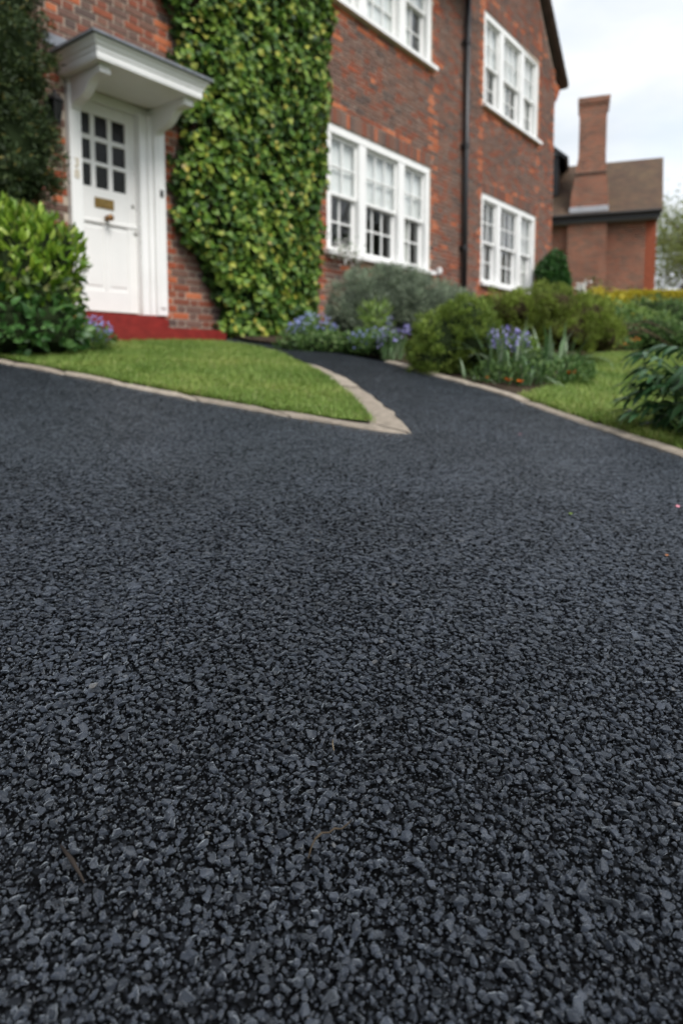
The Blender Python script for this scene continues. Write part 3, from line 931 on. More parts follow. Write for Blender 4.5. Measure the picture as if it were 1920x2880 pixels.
def brick_score(bk):
    """apparent size; zero where ivy, canopy, shrubs or the frame edge hide it"""
    s, e, z0, z1, kk = bk
    u, zz = (s + e) / 2, (z0 + z1) / 2
    if 4.72 < u < 7.0 and not (u < 5.0 and zz < 1.5): return 0
    if u < 3.02 or zz < .95: return 0
    if u < 3.28 and zz < 1.9: return 0
    if 3.15 < u < 4.5 and zz < 3.46: return 0 if u < 4.4 else 1.0
    if zz > .62 + .553 * (u + 2.6): return 0
    return 1
cand = [(((b[1] - b[0]) * .08) / (b[0] ** 2 + 32) * brick_score(b), i) for i, b in enumerate(bricks)]
cand.sort(reverse=True)
single = {i for s_, i in cand[:300] if s_ > 0}
cache = {}
mb = MB()
for i, (s, e, z0, z1, kk) in enumerate(bricks):
    if i in single:
        key = (round(e - s, 3), round(z1 - z0, 3), kk, random.randint(0, 2))
        if key not in cache:
            w, h = key[0] / 2, key[1] / 2
            v, f = brick_verts(-w, w, -h, h)
            m1 = MB(); m1.add(v, f)
            cache[key] = m1.mesh('brick', M['orange_o'] if kk else M['brick_o'])
        o = bpy.data.objects.new('brick', cache[key])
        o.location = ((s + e) / 2, 0, (z0 + z1) / 2)
        link(o, wall)
    else:
        v, f = brick_verts(s, e, z0, z1)
        mb.add(v, f, kk)
bw = mb.build('brickwork', [M['brick'], M['orange']], wall); bw['kind'] = 'stuff'

# corbelled kneeler at the gable foot, roof and verge
mb = MB()
for i in range(6):
    zz = 6.62 + i * .075
    d = .30 * (i / 5) ** .7
    mb.cbox(U1 - .02, U1 + .02 + d, -.004, .9, zz, zz + .066, .004)
mb.build('kneeler', M['orange'], house)
def slab(mb, p, q, y0, y1, t, mi=0):
    """roof slab from (u,z) p to q, thickness t"""
    d = (Vector(q) - Vector(p)).normalized(); n = Vector((-d.y, d.x)) * t
    if n.y < 0: n = -n
    mb.prism([tuple(p), tuple(q), (q[0] + n.x, q[1] + n.y), (p[0] + n.x, p[1] + n.y)], 'y', y0, y1, mi)
mb = MB()
slab(mb, (APEX[0], APEX[1] + .05), (16.02, 7.02), -.16, 8.2, .10)
slab(mb, (APEX[0], APEX[1] + .05), (10.55, 7.05), -.16, 8.2, .10)
roof = mb.build('roof', M['tile'], house)
# the tile edges along the verge
vm = MB(); vm.cbox(-.10, .10, -.03, .05, -.011, .011, .003)
vme = vm.mesh('verge_tile', M['tile'])
for side, (p, q) in enumerate((((16.0, 7.10), (APEX[0], 10.08)), ((10.55, 7.14), (APEX[0], 10.08)))):
    d = Vector(q) - Vector(p); n = int(d.length / .17)
    for k in range(n):
        o = bpy.data.objects.new('verge_tile', vme)
        t = (k + .5) / n
        o.location = (p[0] + d.x * t, -.165, p[1] + d.y * t)
        o.rotation_euler = (0, -math.atan2(d.y, d.x) + R(4 if side == 0 else 4), 0)
        link(o, roof)
mb = MB(); slab(mb, (11.0, 7.28), (11.0 - .01, 7.28), 0, 0, .01)
mb = MB()
mb.prism([(-.55, 7.22), (4.0, 11.0), (8.5, 7.22), (8.5, 7.34), (4.0, 11.12), (-.55, 7.34)], 'x', U0 - .2, 11.2)
mb.build('main_roof', M['tile'], house)
# windows
def window(u0, u1, z0, z1, blind_rows):
    F = MB()
    y0, y1 = .022, .20
    j = .115
    m1 = u0 + (7.965 - 7.10) / 2.79 * (u1 - u0); m2 = u1 - (m1 - u0)
    mw = .09
    zb, zt = z0 + .085, z1 - .12
    F.cbox(u0, u1, y0, y1, zt, z1, .006)
    F.cbox(u0, u0 + j, y0, y1, zb, zt - .001, .006); F.cbox(u1 - j, u1, y0, y1, zb, zt - .001, .006)
    F.cbox(m1 - mw, m1 + mw, y0 + .004, y1 - .002, zb, zt - .001, .006); F.cbox(m2 - mw, m2 + mw, y0 + .004, y1 - .002, zb, zt - .001, .006)
    F.box(u0 + .01, u1 - .01, y0 + .05, y1 - .004, zb - .05, zb - .0005)
    fr = F.build('window', M['white'], house)
    Sm = MB(); Sm.prism([(-.085, z0), (-.085, z0 + .062), (.06, z0 + .086), (.215, z0 + .09), (.215, z0 + .005)], 'x', u0 - .07, u1 + .07)
    Sm.build('sill', M['white'], fr)
    zm = z0 + (2.90 - 2.05) / 1.78 * (z1 - z0)
    pane_cache = {}
    for (a, b, n) in ((u0 + j, m1 - mw, 2), (m1 + mw, m2 - mw, 3), (m2 + mw, u1 - j, 2)):
        for (c, d, yy, st) in ((zm, zt, .075, .045), (zb, zm + .04, .128, .05)):
            sm = MB()
            bot, top = (.045, .05) if yy < .1 else (.075, .042)
            sm.cbox(a, a + st, yy, yy + .045, c, d, .004); sm.cbox(b - st, b, yy, yy + .045, c, d, .004)
            sm.cbox(a + st, b - st, yy + .001, yy + .044, c, c + bot, .004); sm.cbox(a + st, b - st, yy + .001, yy + .044, d - top, d, .004)
            gw = (b - a - 2 * st) / n; gh = (d - c - bot - top) / 2
            bar = .013
            for k in range(1, n):
                x = a + st + gw * k
                sm.cbox(x - bar, x + bar, yy + .006, yy + .038, c + bot, d - top, .006)
            zz = c + bot + gh
            sm.cbox(a + st, b - st, yy + .007, yy + .037, zz - bar, zz + bar, .006)
            sm.build('sash', M['white'], fr)
            for k in range(n):
                for r_ in range(2):
                    key = (round(gw, 3), round(gh, 3))
                    if key not in pane_cache:
                        pm = MB(); pm.box(-gw / 2 + .002, gw / 2 - .002, -.002, .002, -gh / 2 + .002, gh / 2 - .002)
                        pane_cache[key] = pm.mesh('pane', M['glass'])
                    o = bpy.data.objects.new('pane', pane_cache[key])
                    o.location = (a + st + gw * (k + .5), yy + .022, c + bot + gh * (r_ + .5))
                    o.rotation_euler = (random.gauss(0, .005), 0, random.gauss(0, .005))
                    link(o, fr)
    for (p, q, c, d, mm) in blind_rows:
        bm_ = MB(); bm_.box(u0 + (u1 - u0) * p, u0 + (u1 - u0) * q, .180 if c < zm else .150, .185 if c < zm else .155, c, d)
        bm_.build('blind' if mm == 'blind' else 'curtain', M[mm], fr)
    return fr
zl = 2.93
window(*WINS[0], [(.03, .97, zl, 3.8, 'blind'), (.77, .865, 2.1, zl, 'curtain'), (.03, .10, 2.1, zl, 'curtain')])
window(*WINS[1], [(.03, .73, 5.45, 7.15, 'blind'), (.74, .97, 6.25, 7.15, 'blind'), (.75, .84, 5.45, 6.25, 'curtain')])
window(*WINS[2], [(.10, .14, 2.1, 3.75, 'curtain'), (.84, .97, 2.1, 3.75, 'curtain')])
window(*WINS[3], [(.03, .97, 6.27, 7.15, 'blind'), (.42, .52, 5.45, 6.27, 'curtain'), (.03, .10, 5.45, 6.27, 'curtain'), (.84, .91, 5.45, 6.27, 'curtain')])

# front door
YD = .10
D = MB()
d0, d1, dz0, dz1 = 3.44, 4.135, 1.085, 3.05
cols = [(3.51, 3.635), (3.684, 3.819), (3.868, 4.013)]
rows_ = [(2.262, 2.472), (2.511, 2.697), (2.744, 2.937)]
gz0, gz1 = 2.262, 2.937
def leafbox(a, b, c, d, y0=YD, y1=YD + .045): D.cbox(a, b, y0, y1, c, d, .004)
leafbox(d0, cols[0][0], dz0, dz1); leafbox(cols[2][1], d1, dz0, dz1)
leafbox(cols[0][0], cols[2][1], gz1, dz1, YD + .0005); leafbox(cols[0][0], cols[2][1], 1.94, gz0, YD + .0005)
for a, b in ((cols[0][1], cols[1][0]), (cols[1][1], cols[2][0])): leafbox(a, b, gz0, gz1, YD + .006)
for a, b in ((rows_[0][1], rows_[1][0]), (rows_[1][1], rows_[2][0])): leafbox(cols[0][0], cols[2][1], a, b, YD + .007, YD + .043)
D.cbox(d0 + .005, d1 - .005, YD - .010, YD, 1.925, 1.965, .008)            # ledge under the letterbox
for a, b in ((3.51, 3.745), (3.79, 4.02)):                                   # two sunk panels with raised fields
    D.box(a, b, YD + .009, YD + .04, 1.29, 1.925)
    D.cbox(a + .022, b - .022, YD + .003, YD + .012, 1.33, 1.89, .006)
leafbox(3.745, 3.79, 1.29, 1.925, YD + .0007); leafbox(cols[0][0], cols[2][1], dz0, 1.29, YD + .0006)
door = D.build('door', M['doorwhite'], house)
for a, b in cols:
    for c, d in rows_:
        pm = MB(); pm.box(a - .003, b + .003, YD + .024, YD + .03, c - .003, d + .003)
        pm.build('pane', M['doorglass'], door)
mb = MB(); mb.cbox(3.655, 3.865, YD - .009, YD + .002, 2.075, 2.172, .004); mb.cbox(3.675, 3.845, YD - .014, YD - .006, 2.098, 2.150, .003)
mb.build('letterbox', M['brass'], door)
mb = MB()
mb.tube([(3.775, YD - .02, 1.985), (3.775, YD - .052, 1.985), (3.775, YD - .060, 1.985), (3.775, YD - .085, 1.985), (3.775, YD - .098, 1.985)], [.030, .012, .028, .034, .018], 14)
mb.build('door_knob', M['bronze'], door, True)
for (u, zz, rr) in ((4.08, 2.155, .017), (4.10, 1.885, .015)):
    mb = MB(); mb.tube([(u, YD + .002, zz), (u, YD - .010, zz), (u, YD - .014, zz)], [rr, rr, rr * .6], 14)
    mb.build('lock', M['chrome'], door, True)
# door frame with stepped jambs
F = MB()
F.cbox(3.335, 3.455, -.045, .14, 1.065, 3.13, .006)
F.cbox(4.118, 4.200, .012, .14, 1.065, 3.05, .006); F.cbox(4.200, 4.255, -.012, .139, 1.065, 3.06, .006); F.cbox(4.255, 4.385, -.045, .138, 1.065, 3.13, .006)
F.cbox(4.285, 4.355, -.058, -.04, 1.14, 2.97, .008)
F.box(3.455, 4.27, .07, .136, 3.052, 3.149)
F.cbox(3.30, 4.42, -.05, .02, 3.03, 3.14, .006) if False else None
frame = F.build('door_frame', M['white'], house)
mb = MB(); mb.cbox(4.300, 4.335, -.072, -.057, 2.27, 2.34, .004)
mb.build('doorbell', M['black'], frame)
for ch, zz in (('3', 2.365), ('8', 2.265)):
    cu = bpy.data.curves.new('numeral', 'FONT')
    cu.body = ch; cu.size = .115; cu.extrude = .003; cu.align_x = 'CENTER'
    cu.materials.append(M['numeral'])
    tmp = bpy.data.objects.new('numeral_text', cu)
    nme = bpy.data.meshes.new_from_object(tmp)
    bpy.data.objects.remove(tmp)
    o = bpy.data.objects.new('numeral', nme)
    o.location = (3.395, -.0485, zz); o.rotation_euler = (R(90), 0, 0)
    link(o, frame)
# canopy
C = MB()
ua, ub = 3.275, 4.40
C.box(ua, ub, -.60, .02, 3.135, 3.20)
prof = [(0, 3.150), (0, 3.195), (.006, 3.20), (.012, 3.232), (.024, 3.242), (.032, 3.262), (.052, 3.286), (.055, 3.296)]
# moulded cornice on three sides, mitred
def ring(off): return [(ua - off, .0), (ua - off, -.60 - off), (ub + off, -.60 - off), (ub + off, .0)]
v = []; f = []
for (o_, z_) in prof: v += [(x, y, z_) for x, y in ring(o_ + .004)]
for i in range(len(prof) - 1):
    for k in range(3): f.append((i * 4 + k, i * 4 + k + 1, (i + 1) * 4 + k + 1, (i + 1) * 4 + k))
t0 = (len(prof) - 1) * 4
f.append((t0, t0 + 1, t0 + 2, t0 + 3)); f.append((3, 2, 1, 0))
C.add(v, f)
canopy = C.build('canopy', M['white'], house)
Rf = MB()
e = .085
Rf.add([(ua - e, .01, 3.30), (ua - e, -.60 - e, 3.30), (ub + e, -.60 - e, 3.30), (ub + e, .01, 3.30),
        (ua - e, .01, 3.322), (ua - e, -.60 - e, 3.322), (ub + e, -.60 - e, 3.322), (ub + e, .01, 3.322),
        (ua + .12, .01, 3.425), (ub - .12, .01, 3.425)],
       [(0, 3, 2, 1), (0, 1, 5, 4), (1, 2, 6, 5), (2, 3, 7, 6), (5, 6, 9, 8), (4, 5, 8), (6, 7, 9), (0, 4, 8, 9, 7, 3)])
Rf.box(ua - .15, ub + .1, -.018, -.004, 3.38, 3.47)
Rf.build('lead_roof', M['lead'], canopy)
def bracket(u):
    B = MB()
    pr = [(-.002, 3.134), (-.50, 3.134), (-.505, 3.075), (-.44, 3.062), (-.405, 3.058), (-.365, 3.04), (-.32, 3.005), (-.275, 2.965), (-.22, 2.935), (-.16, 2.922), (-.12, 2.918), (-.075, 2.90), (-.05, 2.87), (-.002, 2.865)]
    B.prism(pr, 'x', u - .042, u + .042)
    B.prism([(-.46, 3.134), (-.525, 3.134), (-.53, 3.066), (-.46, 3.060)], 'x', u - .052, u + .052)
    B.build('bracket', M['white'], canopy)
bracket(3.395); bracket(4.30)
# steps
def step(u0, u1, yf, z0, z1, rad):
    pts = [(u0, .06), (u0, yf)]
    n = 6
    for k in range(n + 1):
        a = -math.pi / 2 + (math.pi / 2) * k / n
        pts.append((u1 - rad + rad * math.cos(a), yf + rad + rad * math.sin(a)))
    pts.append((u1, .06))
    S = MB()
    c = .028
    S.prism(pts, 'z', z0, z1 - c)
    S.prism([(p[0] - (c if p[0] > u0 else 0), p[1] + (c if p[1] < .05 else 0)) for p in pts], 'z', z1 - c + .0002, z1)
    S.build('doorstep', M['stepred'], house)
step(2.72, 4.40, -.05, .90, 1.065, .03)
step(2.60, 4.90, -.40, .45, .925, .07)
# drainpipe
P_ = MB()
P_.tube([(11.0, -.085, .4), (11.0, -.085, 7.3)], .050, 14)
pipe = P_.build('drainpipe', M['black'], house, True)
for zz in (2.6, 4.4, 6.2):
    c = MB(); c.tube([(11.0, -.085, zz), (11.0, -.085, zz + .09)], .060, 14); c.box(10.93, 11.07, -.05, 0.0, zz + .02, zz + .07)
    c.build('pipe_collar', M['black'], pipe)
mb = MB(); mb.cbox(10.12, 10.21, -.06, .0, 2.08, 2.20, .012); mb.cbox(10.135, 10.195, -.075, -.058, 2.10, 2.18, .008)
mb.build('wall_box', M['plastic'], house)
mb = MB(); mb.tube([(10.165, -.012, 2.09), (10.17, -.012, .9)], .008, 6)
mb.build('cable', M['black'], house)

def to_world(u, y, z):
    c, s = math.cos(ANG), math.sin(ANG)
    return (house.location.x + u * c - y * s, house.location.y + u * s + y * c, z)

# wall lantern
lan = empty('wall_lantern', to_world(3.16, 0, 2.74), ANG, 'small black lantern on brick wall beside the white door frame', 'lantern')
mb = MB(); mb.box(-.03, .03, -.015, -.001, -.02, .13); mb.tube([(0, -.01, .07), (0, -.07, .10), (0, -.12, .16)], .009, 8)
mb.build('bracket', M['black'], lan)
mb = MB()
mb.lathe([(.085, .115), (.06, .15), (.02, .185), (.012, .21)], 0, -.12, 6); mb.lathe([(.045, -.075), (.05, -.065), (.05, -.055)], 0, -.12, 6)
for k in range(6):
    a = 2 * math.pi * k / 6
    mb.tube([(.047 * math.cos(a), -.12 + .047 * math.sin(a), -.06), (.072 * math.cos(a), -.12 + .072 * math.sin(a), .117)], .005, 5)
mb.build('cage', M['black'], lan)
mb = MB(); mb.lathe([(.042, -.052), (.066, .112)], 0, -.12, 6)
mb.build('lamp_glass', M['doorglass'], lan)

# ------------------------------------------------------------------ the neighbouring brick building
FA = R(-20)
far = empty('neighbour_house', (11.267, 24, 0), FA, 'distant brick building with tall chimney and brown tiled roof', 'building')
def fbox(name, mtl, *boxes, parent=far):
    m = MB()
    for b_ in boxes: m.box(*b_)
    return m.build(name, mtl, parent)
fbox('wall', M['farbrick'], (-9.0, .05, 0, 6.0, 0, 5.93))
fbox('quoin', plain('red_quoin_brick', (.30, .085, .045), .9, .2, .3, 14, .3), (-.30, .056, -.006, .3, 0.5, 5.6))
fbox('chimney_breast', M['farbrick'], (-2.96, -1.62, -.26, .002, 0, 5.62))
mb = MB()
rz0, rz1, run = 5.98, 8.42, 2.35
x1e, x1r = .20, .42
x0 = -9
mb.add([(x0, -.42, rz0 - .10), (x1e, -.42, rz0 - .10), (x1r, run, rz1), (x0, run, rz1),
        (x0, -.42, rz0 - .20), (x1e, -.42, rz0 - .20), (x1r, run, rz1 - .14), (x0, run, rz1 - .14)],
       [(0, 1, 2, 3), (7, 6, 5, 4), (0, 4, 5, 1), (1, 5, 6, 2)])
mb.add([(x0, run, rz1 + .001), (x1r, run, rz1 + .001), (x1e, 2 * run + .4, rz0), (x0, 2 * run + .4, rz0)], [(0, 1, 2, 3)])
froof = mb.build('roof', M['farroof'], far)
mb = MB(); mb.add([(.052, 0, 5.6), (.052, 4.7, 5.6), (.052, run, rz1 - .2)], [(0, 1, 2)])
mb.build('gable', M['farbrick'], far)
mb = MB()
mb.prism([(-4.6, 9.55), (-3.02, 8.24), (-3.10, 8.16), (-4.6, 9.36)], 'y', .35, 2.6)
mb.box(-4.6, -3.38, .6, 2.5, 6.9, 8.4)
mb.build('dormer', M['black'], far)
mb = MB(); mb.tube([(x0, -.47, 5.86), (.16, -.47, 5.86)], .065, 8); mb.box(x0, .14, -.40, -.36, 5.66, 5.82)
mb.build('gutter', M['black'], far)
fbox('fascia', plain('weathered_fascia', (.14, .135, .125), .7, .3, .2), (x0, .10, -.355, .0, 5.60, 5.72))
ch = MB()
def frust(a, b):
    (x0_, x1_, y0_, y1_, z0_), (X0, X1, Y0, Y1, Z0) = a, b
    ch.add([(x0_, y0_, z0_), (x1_, y0_, z0_), (x1_, y1_, z0_), (x0_, y1_, z0_), (X0, Y0, Z0), (X1, Y0, Z0), (X1, Y1, Z0), (X0, Y1, Z0)],
           [(0, 1, 5, 4), (1, 2, 6, 5), (2, 3, 7, 6), (3, 0, 4, 7), (4, 5, 6, 7), (3, 2, 1, 0)])
frust((-2.90, -1.60, -.28, .9, 6.02), (-2.88, -1.60, -.28, .9, 6.55))
frust((-2.88, -1.60, -.28, .9, 6.551), (-2.76, -1.69, -.24, .9, 7.36))
frust((-2.76, -1.69, -.24, .9, 7.44), (-2.66, -1.72, -.22, .85, 8.0))
frust((-2.66, -1.72, -.22, .85, 8.001), (-2.66, -1.72, -.22, .85, 9.75))
frust((-2.66, -1.72, -.22, .85, 9.751), (-2.72, -1.63, -.28, .90, 9.93))
frust((-2.72, -1.63, -.28, .90, 9.931), (-2.72, -1.62, -.28, .90, 10.10))
chim = ch.build('chimney', M['farbrick'], far)
fbox('chimney_band', M['tile'], (-2.78, -1.68, -.27, .9, 7.361, 7.439), parent=chim)
fbox('flashing', M['leadlight'], (-2.92, -1.58, -.335, -.285, 6.0, 6.20), parent=chim)
mb = MB(); mb.lathe([(.17, 10.101), (.15, 10.16), (.10, 10.24), (.07, 10.25)], -1.98, .2, 12)
mb.build('chimney_pot', plain('terracotta_pot', (.24, .10, .055), .85, .2, .2), chim)

# ------------------------------------------------------------------ plants
def lumps(p, f, ph):
    return (np.sin(p[:, 0] * f + ph) * np.sin(p[:, 1] * f * 1.1 + 1.7 * ph) + np.sin(p[:, 2] * f * 1.3 + 2.3 * ph) * np.sin(p[:, 0] * f * .8 + ph * .6)) * .5

def blob_points(blobs, n, lump=.1, lf=7, depth=.14, zmin=-.75):
    """points with outward directions on the skin of a group of ellipsoids"""
    B = np.array(blobs, float)
    area = (B[:, 3] * B[:, 4] + B[:, 4] * B[:, 5] + B[:, 3] * B[:, 5])
    P_all, D_all, c = [], [], 0
    while c < n:
        k = RNG.choice(len(B), n * 2, p=area / area.sum())
        d = unit(RNG.normal(size=(n * 2, 3)))
        ok = d[:, 2] > zmin
        k, d = k[ok], d[ok]
        r = 1 - np.abs(RNG.normal(0, depth, len(d)))
        p = B[k, :3] + d * B[k, 3:6] * r[:, None]
        r2 = 1 + lump * lumps(p, lf, 1.3)
        p = B[k, :3] + d * B[k, 3:6] * (r * r2)[:, None]
        keep = np.ones(len(p), bool)
        for i in range(len(B)):
            q = np.linalg.norm((p - B[i, :3]) / B[i, 3:6], axis=1)
            keep &= (q > .78) | (k == i)
        nd = unit(d / B[k, 3:6])
        P_all.append(p[keep]); D_all.append(nd[keep]); c += keep.sum()
    return np.concatenate(P_all)[:n], np.concatenate(D_all)[:n]

def core(blobs, scale, material, parent, name='shade_core'):  # dark blobs added inside shrubs so gaps in the foliage look shaded
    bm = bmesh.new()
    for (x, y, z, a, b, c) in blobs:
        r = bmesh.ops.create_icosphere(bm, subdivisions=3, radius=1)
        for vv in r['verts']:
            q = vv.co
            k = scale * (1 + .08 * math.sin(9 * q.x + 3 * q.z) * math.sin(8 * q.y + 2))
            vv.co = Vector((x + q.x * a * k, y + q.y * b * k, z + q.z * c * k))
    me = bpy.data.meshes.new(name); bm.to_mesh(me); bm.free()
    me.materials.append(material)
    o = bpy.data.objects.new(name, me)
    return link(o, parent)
M['coredark'] = leaf_mat('shade_core_dark', [(0, (.012, .020, .008)), (1, (.02, .03, .012))], 'object', rough=.95, trans=0, spec=.05)  # near-black colour stands for the shade among the leaves
M['coregrey'] = leaf_mat('shade_core_grey', [(0, (.045, .060, .040)), (1, (.055, .07, .048))], 'object', rough=.95, trans=0, spec=.05)
M['corebrown'] = leaf_mat('shade_core_brown', [(0, (.030, .024, .012)), (1, (.04, .032, .016))], 'object', rough=.95, trans=0, spec=.05)

def dirs(Dn, out=.7, up=.3, rnd=.6):
    return unit(Dn * out + np.array([0, 0, up]) + RNG.normal(0, rnd, Dn.shape) * .6)

def bush(name, label, cat, x, y, blobs, n, L, W, mtl, out=.7, up=.3, rnd=.6, core_m='coredark', cs=.82, lump=.1, lf=7, depth=.12, simple=False, group=None, stems=0, curl=.25, z=None, tufts=None):
    z = G(x, y) + .015 if z is None else z
    root = empty(name, (x, y, z), 0, label, cat, group)
    if tufts:
        C_, Cn = blob_points(blobs, tufts[0], lump, lf, depth)
        k_ = RNG.integers(0, tufts[0], n)
        size = tufts[1] * RNG.uniform(.6, 1.4, tufts[0])[k_][:, None]
        q = unit(RNG.normal(size=(n, 3)) + Cn[k_] * .9) * RNG.random((n, 1)) ** .5
        P = C_[k_] + q * size
        Dn = unit(q * 1.2 + Cn[k_] * .8)
    else:
        P, Dn = blob_points(blobs, n, lump, lf, depth)
    ok = P[:, 2] > .004
    P, Dn = P[ok], Dn[ok]
    m = len(P)
    leaf_obj('foliage', P, dirs(Dn, out, up, rnd), unit(Dn + RNG.normal(0, .35, Dn.shape)), L * RNG.uniform(.7, 1.25, m), W * RNG.uniform(.8, 1.2, m), M[mtl], root, simple=simple, curl=curl)
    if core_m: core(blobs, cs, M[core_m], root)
    if stems:
        s = MB()
        for _ in range(stems):
            b_ = random.choice(blobs)
            s.tube([(random.uniform(-.04, .04), random.uniform(-.04, .04), -.02), (b_[0] * .5, b_[1] * .5, b_[2] * .5), (b_[0] + random.uniform(-.3, .3) * b_[3], b_[1] + random.uniform(-.3, .3) * b_[4], b_[2] + .3 * b_[5])], [.014, .010, .004], 6)
        s.build('stem', M['bark'], root)
    return root

def single_leaves(root, me, P, Dn, out, up, rnd, L0, L1, wscale=1.0, name='leaf'):
    Dd = dirs(Dn, out, up, rnd)
    for p, d, n_ in zip(P, Dd, Dn):
        place_leaf(me, p, d, Vector(n_) + Vector((random.gauss(0, .3), random.gauss(0, .3), .3)), random.uniform(L0, L1), root, name, wscale)

# --- ivy climbing the front
ivy = empty('ivy', to_world(5.7, -.1, .72), ANG, 'tall dense green ivy with yellow leaves covering the house wall', 'ivy')
def ivy_edges(z):
    zz = np.asarray(z, float)
    lft = np.interp(zz, [.7, 1.0, 1.4, 1.9, 2.5, 2.85, 3.1, 3.4, 3.7, 4.2, 5.0, 6.6], [5.20, 5.12, 4.96, 4.60, 4.40, 4.50, 4.60, 4.60, 4.48, 4.42, 4.40, 4.36])
    rgt = np.interp(zz, [.7, 1.2, 1.8, 2.5, 3.2, 4.0, 5.0, 6.6], [6.48, 6.68, 6.76, 6.80, 6.90, 6.96, 7.02, 7.06])
    wob = .05 * np.sin(zz * 5.3) + .04 * np.sin(zz * 11.1 + 1) + .02 * np.sin(zz * 23)
    return lft + wob, rgt + .05 * np.sin(zz * 6.1 + 2) + .03 * np.sin(zz * 14)
def ivy_pts(n, back=False):
    z = RNG.uniform(.72, 6.4, n)
    l, r = ivy_edges(z)
    t = RNG.random(n)
    u = l + (r - l) * t
    prof = np.clip(np.minimum(t, 1 - t) * 5.5, 0, 1) ** .55
    lump = .5 + .5 * np.sin(u * 9.2 + 1.4 * np.sin(z * 4.1)) * np.sin(z * 8.2 + 1.6 * np.sin(u * 5.4))
    lump2 = .5 + .5 * np.sin(u * 23 + z * 6) * np.sin(z * 21 + 2 + np.sin(u * 9))
    off = .10 + .27 * prof * (.52 + .46 * lump + .22 * lump2)
    off = off * (.5 if back else 1) - np.abs(RNG.normal(0, .045, n)) * (1 if not back else 1.5)
    off = np.maximum(off, .03)
    side = np.where(t < .5, -1, 1) * (1 - prof) * 1.2
    Dn = unit(np.stack([side, -np.ones(n), .12 * np.ones(n)], 1))
    return np.stack([u - 5.7, -off + .1, z - .72], 1), Dn
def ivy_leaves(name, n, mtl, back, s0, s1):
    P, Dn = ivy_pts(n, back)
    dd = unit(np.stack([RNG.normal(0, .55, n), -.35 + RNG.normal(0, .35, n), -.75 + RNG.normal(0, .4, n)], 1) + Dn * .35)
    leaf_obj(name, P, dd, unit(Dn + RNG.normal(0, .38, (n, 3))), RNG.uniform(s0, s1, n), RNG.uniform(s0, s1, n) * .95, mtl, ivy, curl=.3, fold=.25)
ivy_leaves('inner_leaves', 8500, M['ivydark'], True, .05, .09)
ivy_leaves('foliage', 9000, M['ivy'], False, .045, .102)
YCL = 80
yl = single_leaf_mesh('leaf', M['ivyyellow'], .25, .3, .85)
P, Dn = ivy_pts(900)
# yellow leaves gather in small clusters
cent = P[RNG.choice(900, YCL, replace=False)]
keep = [i for i in range(900) if (np.linalg.norm(P[i] - cent, axis=1).min() < .085)][:300]
for i in keep:
    d = Vector((random.gauss(0, .5), -.4 + random.gauss(0, .3), -.6 + random.gauss(0, .4)))
    place_leaf(yl, Vector(P[i]) + Vector((0, -.025, 0)), d, Vector(Dn[i]) + Vector((random.gauss(0, .3), 0, random.gauss(0, .3))), random.uniform(.045, .07), ivy)
mb = MB()
for k in range(6):
    x = -.55 + .2 * k
    mb.tube([(x * .7, .02, -.05), (x * .8 + .05, .03, .8), (x * 1.1, .05, 2.2), (x * 1.5, .06, 4.2)], [.035, .03, .02, .01], 7)
mb.build('stem', M['bark'], ivy)

# --- dark evergreen against the wall, left of the door
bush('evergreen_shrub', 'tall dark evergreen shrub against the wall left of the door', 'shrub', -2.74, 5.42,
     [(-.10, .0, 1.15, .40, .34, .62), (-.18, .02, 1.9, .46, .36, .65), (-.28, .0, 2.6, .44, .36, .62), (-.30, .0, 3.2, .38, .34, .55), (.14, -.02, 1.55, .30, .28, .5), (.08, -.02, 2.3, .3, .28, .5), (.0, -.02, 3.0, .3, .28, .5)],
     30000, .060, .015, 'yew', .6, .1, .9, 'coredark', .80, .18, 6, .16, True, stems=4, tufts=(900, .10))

# --- laurel and the broad-leaved plant under it
lb = [(-.22, .0, .62, .52, .42, .52), (.10, -.05, .52, .40, .40, .48), (.24, -.06, .34, .32, .34, .34), (-.55, .02, .66, .45, .4, .46), (.0, .0, .76, .34, .34, .34), (-.45, 0, .80, .32, .3, .3), (.26, .0, .70, .30, .3, .34)]
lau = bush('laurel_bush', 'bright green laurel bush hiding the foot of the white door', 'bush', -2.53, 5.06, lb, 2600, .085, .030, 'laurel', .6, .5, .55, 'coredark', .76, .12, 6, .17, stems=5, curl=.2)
P, Dn = blob_points(lb, 900, .12, 6, .05)
ok = (P[:, 1] < .05) & (P[:, 2] > .45)
lm = single_leaf_mesh('leaf', M['laurel_o'], .35, .25, .34)
single_leaves(lau, lm, P[ok][:240], Dn[ok][:240], .55, .55, .5, .075, .115)
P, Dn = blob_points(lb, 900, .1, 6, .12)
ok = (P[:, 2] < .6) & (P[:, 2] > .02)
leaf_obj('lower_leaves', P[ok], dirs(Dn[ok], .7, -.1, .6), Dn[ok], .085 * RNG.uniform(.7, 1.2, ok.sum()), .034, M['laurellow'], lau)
hb = [(-.45, -.30, .18, .42, .30, .26), (.0, -.32, .17, .40, .30, .26), (.34, -.20, .15, .26, .26, .24), (-.85, -.2, .2, .36, .3, .28)]
hyd = bush('hydrangea', 'low dark green broad-leaved plant in front of the laurel', 'plant', -2.49, 5.02, hb, 800, .085, .048, 'hydr', .75, .15, .5, 'coredark', .76, .1, 7, .14, curl=.35)
P, Dn = blob_points(hb, 700, .1, 7, .05)
ok = (P[:, 1] < -.1) & (P[:, 2] > .03)
hm = single_leaf_mesh('leaf', M['hydr_o'], .25, .35, .55)
single_leaves(hyd, hm, P[ok][:200], Dn[ok][:200], .8, .1, .5, .06, .10)

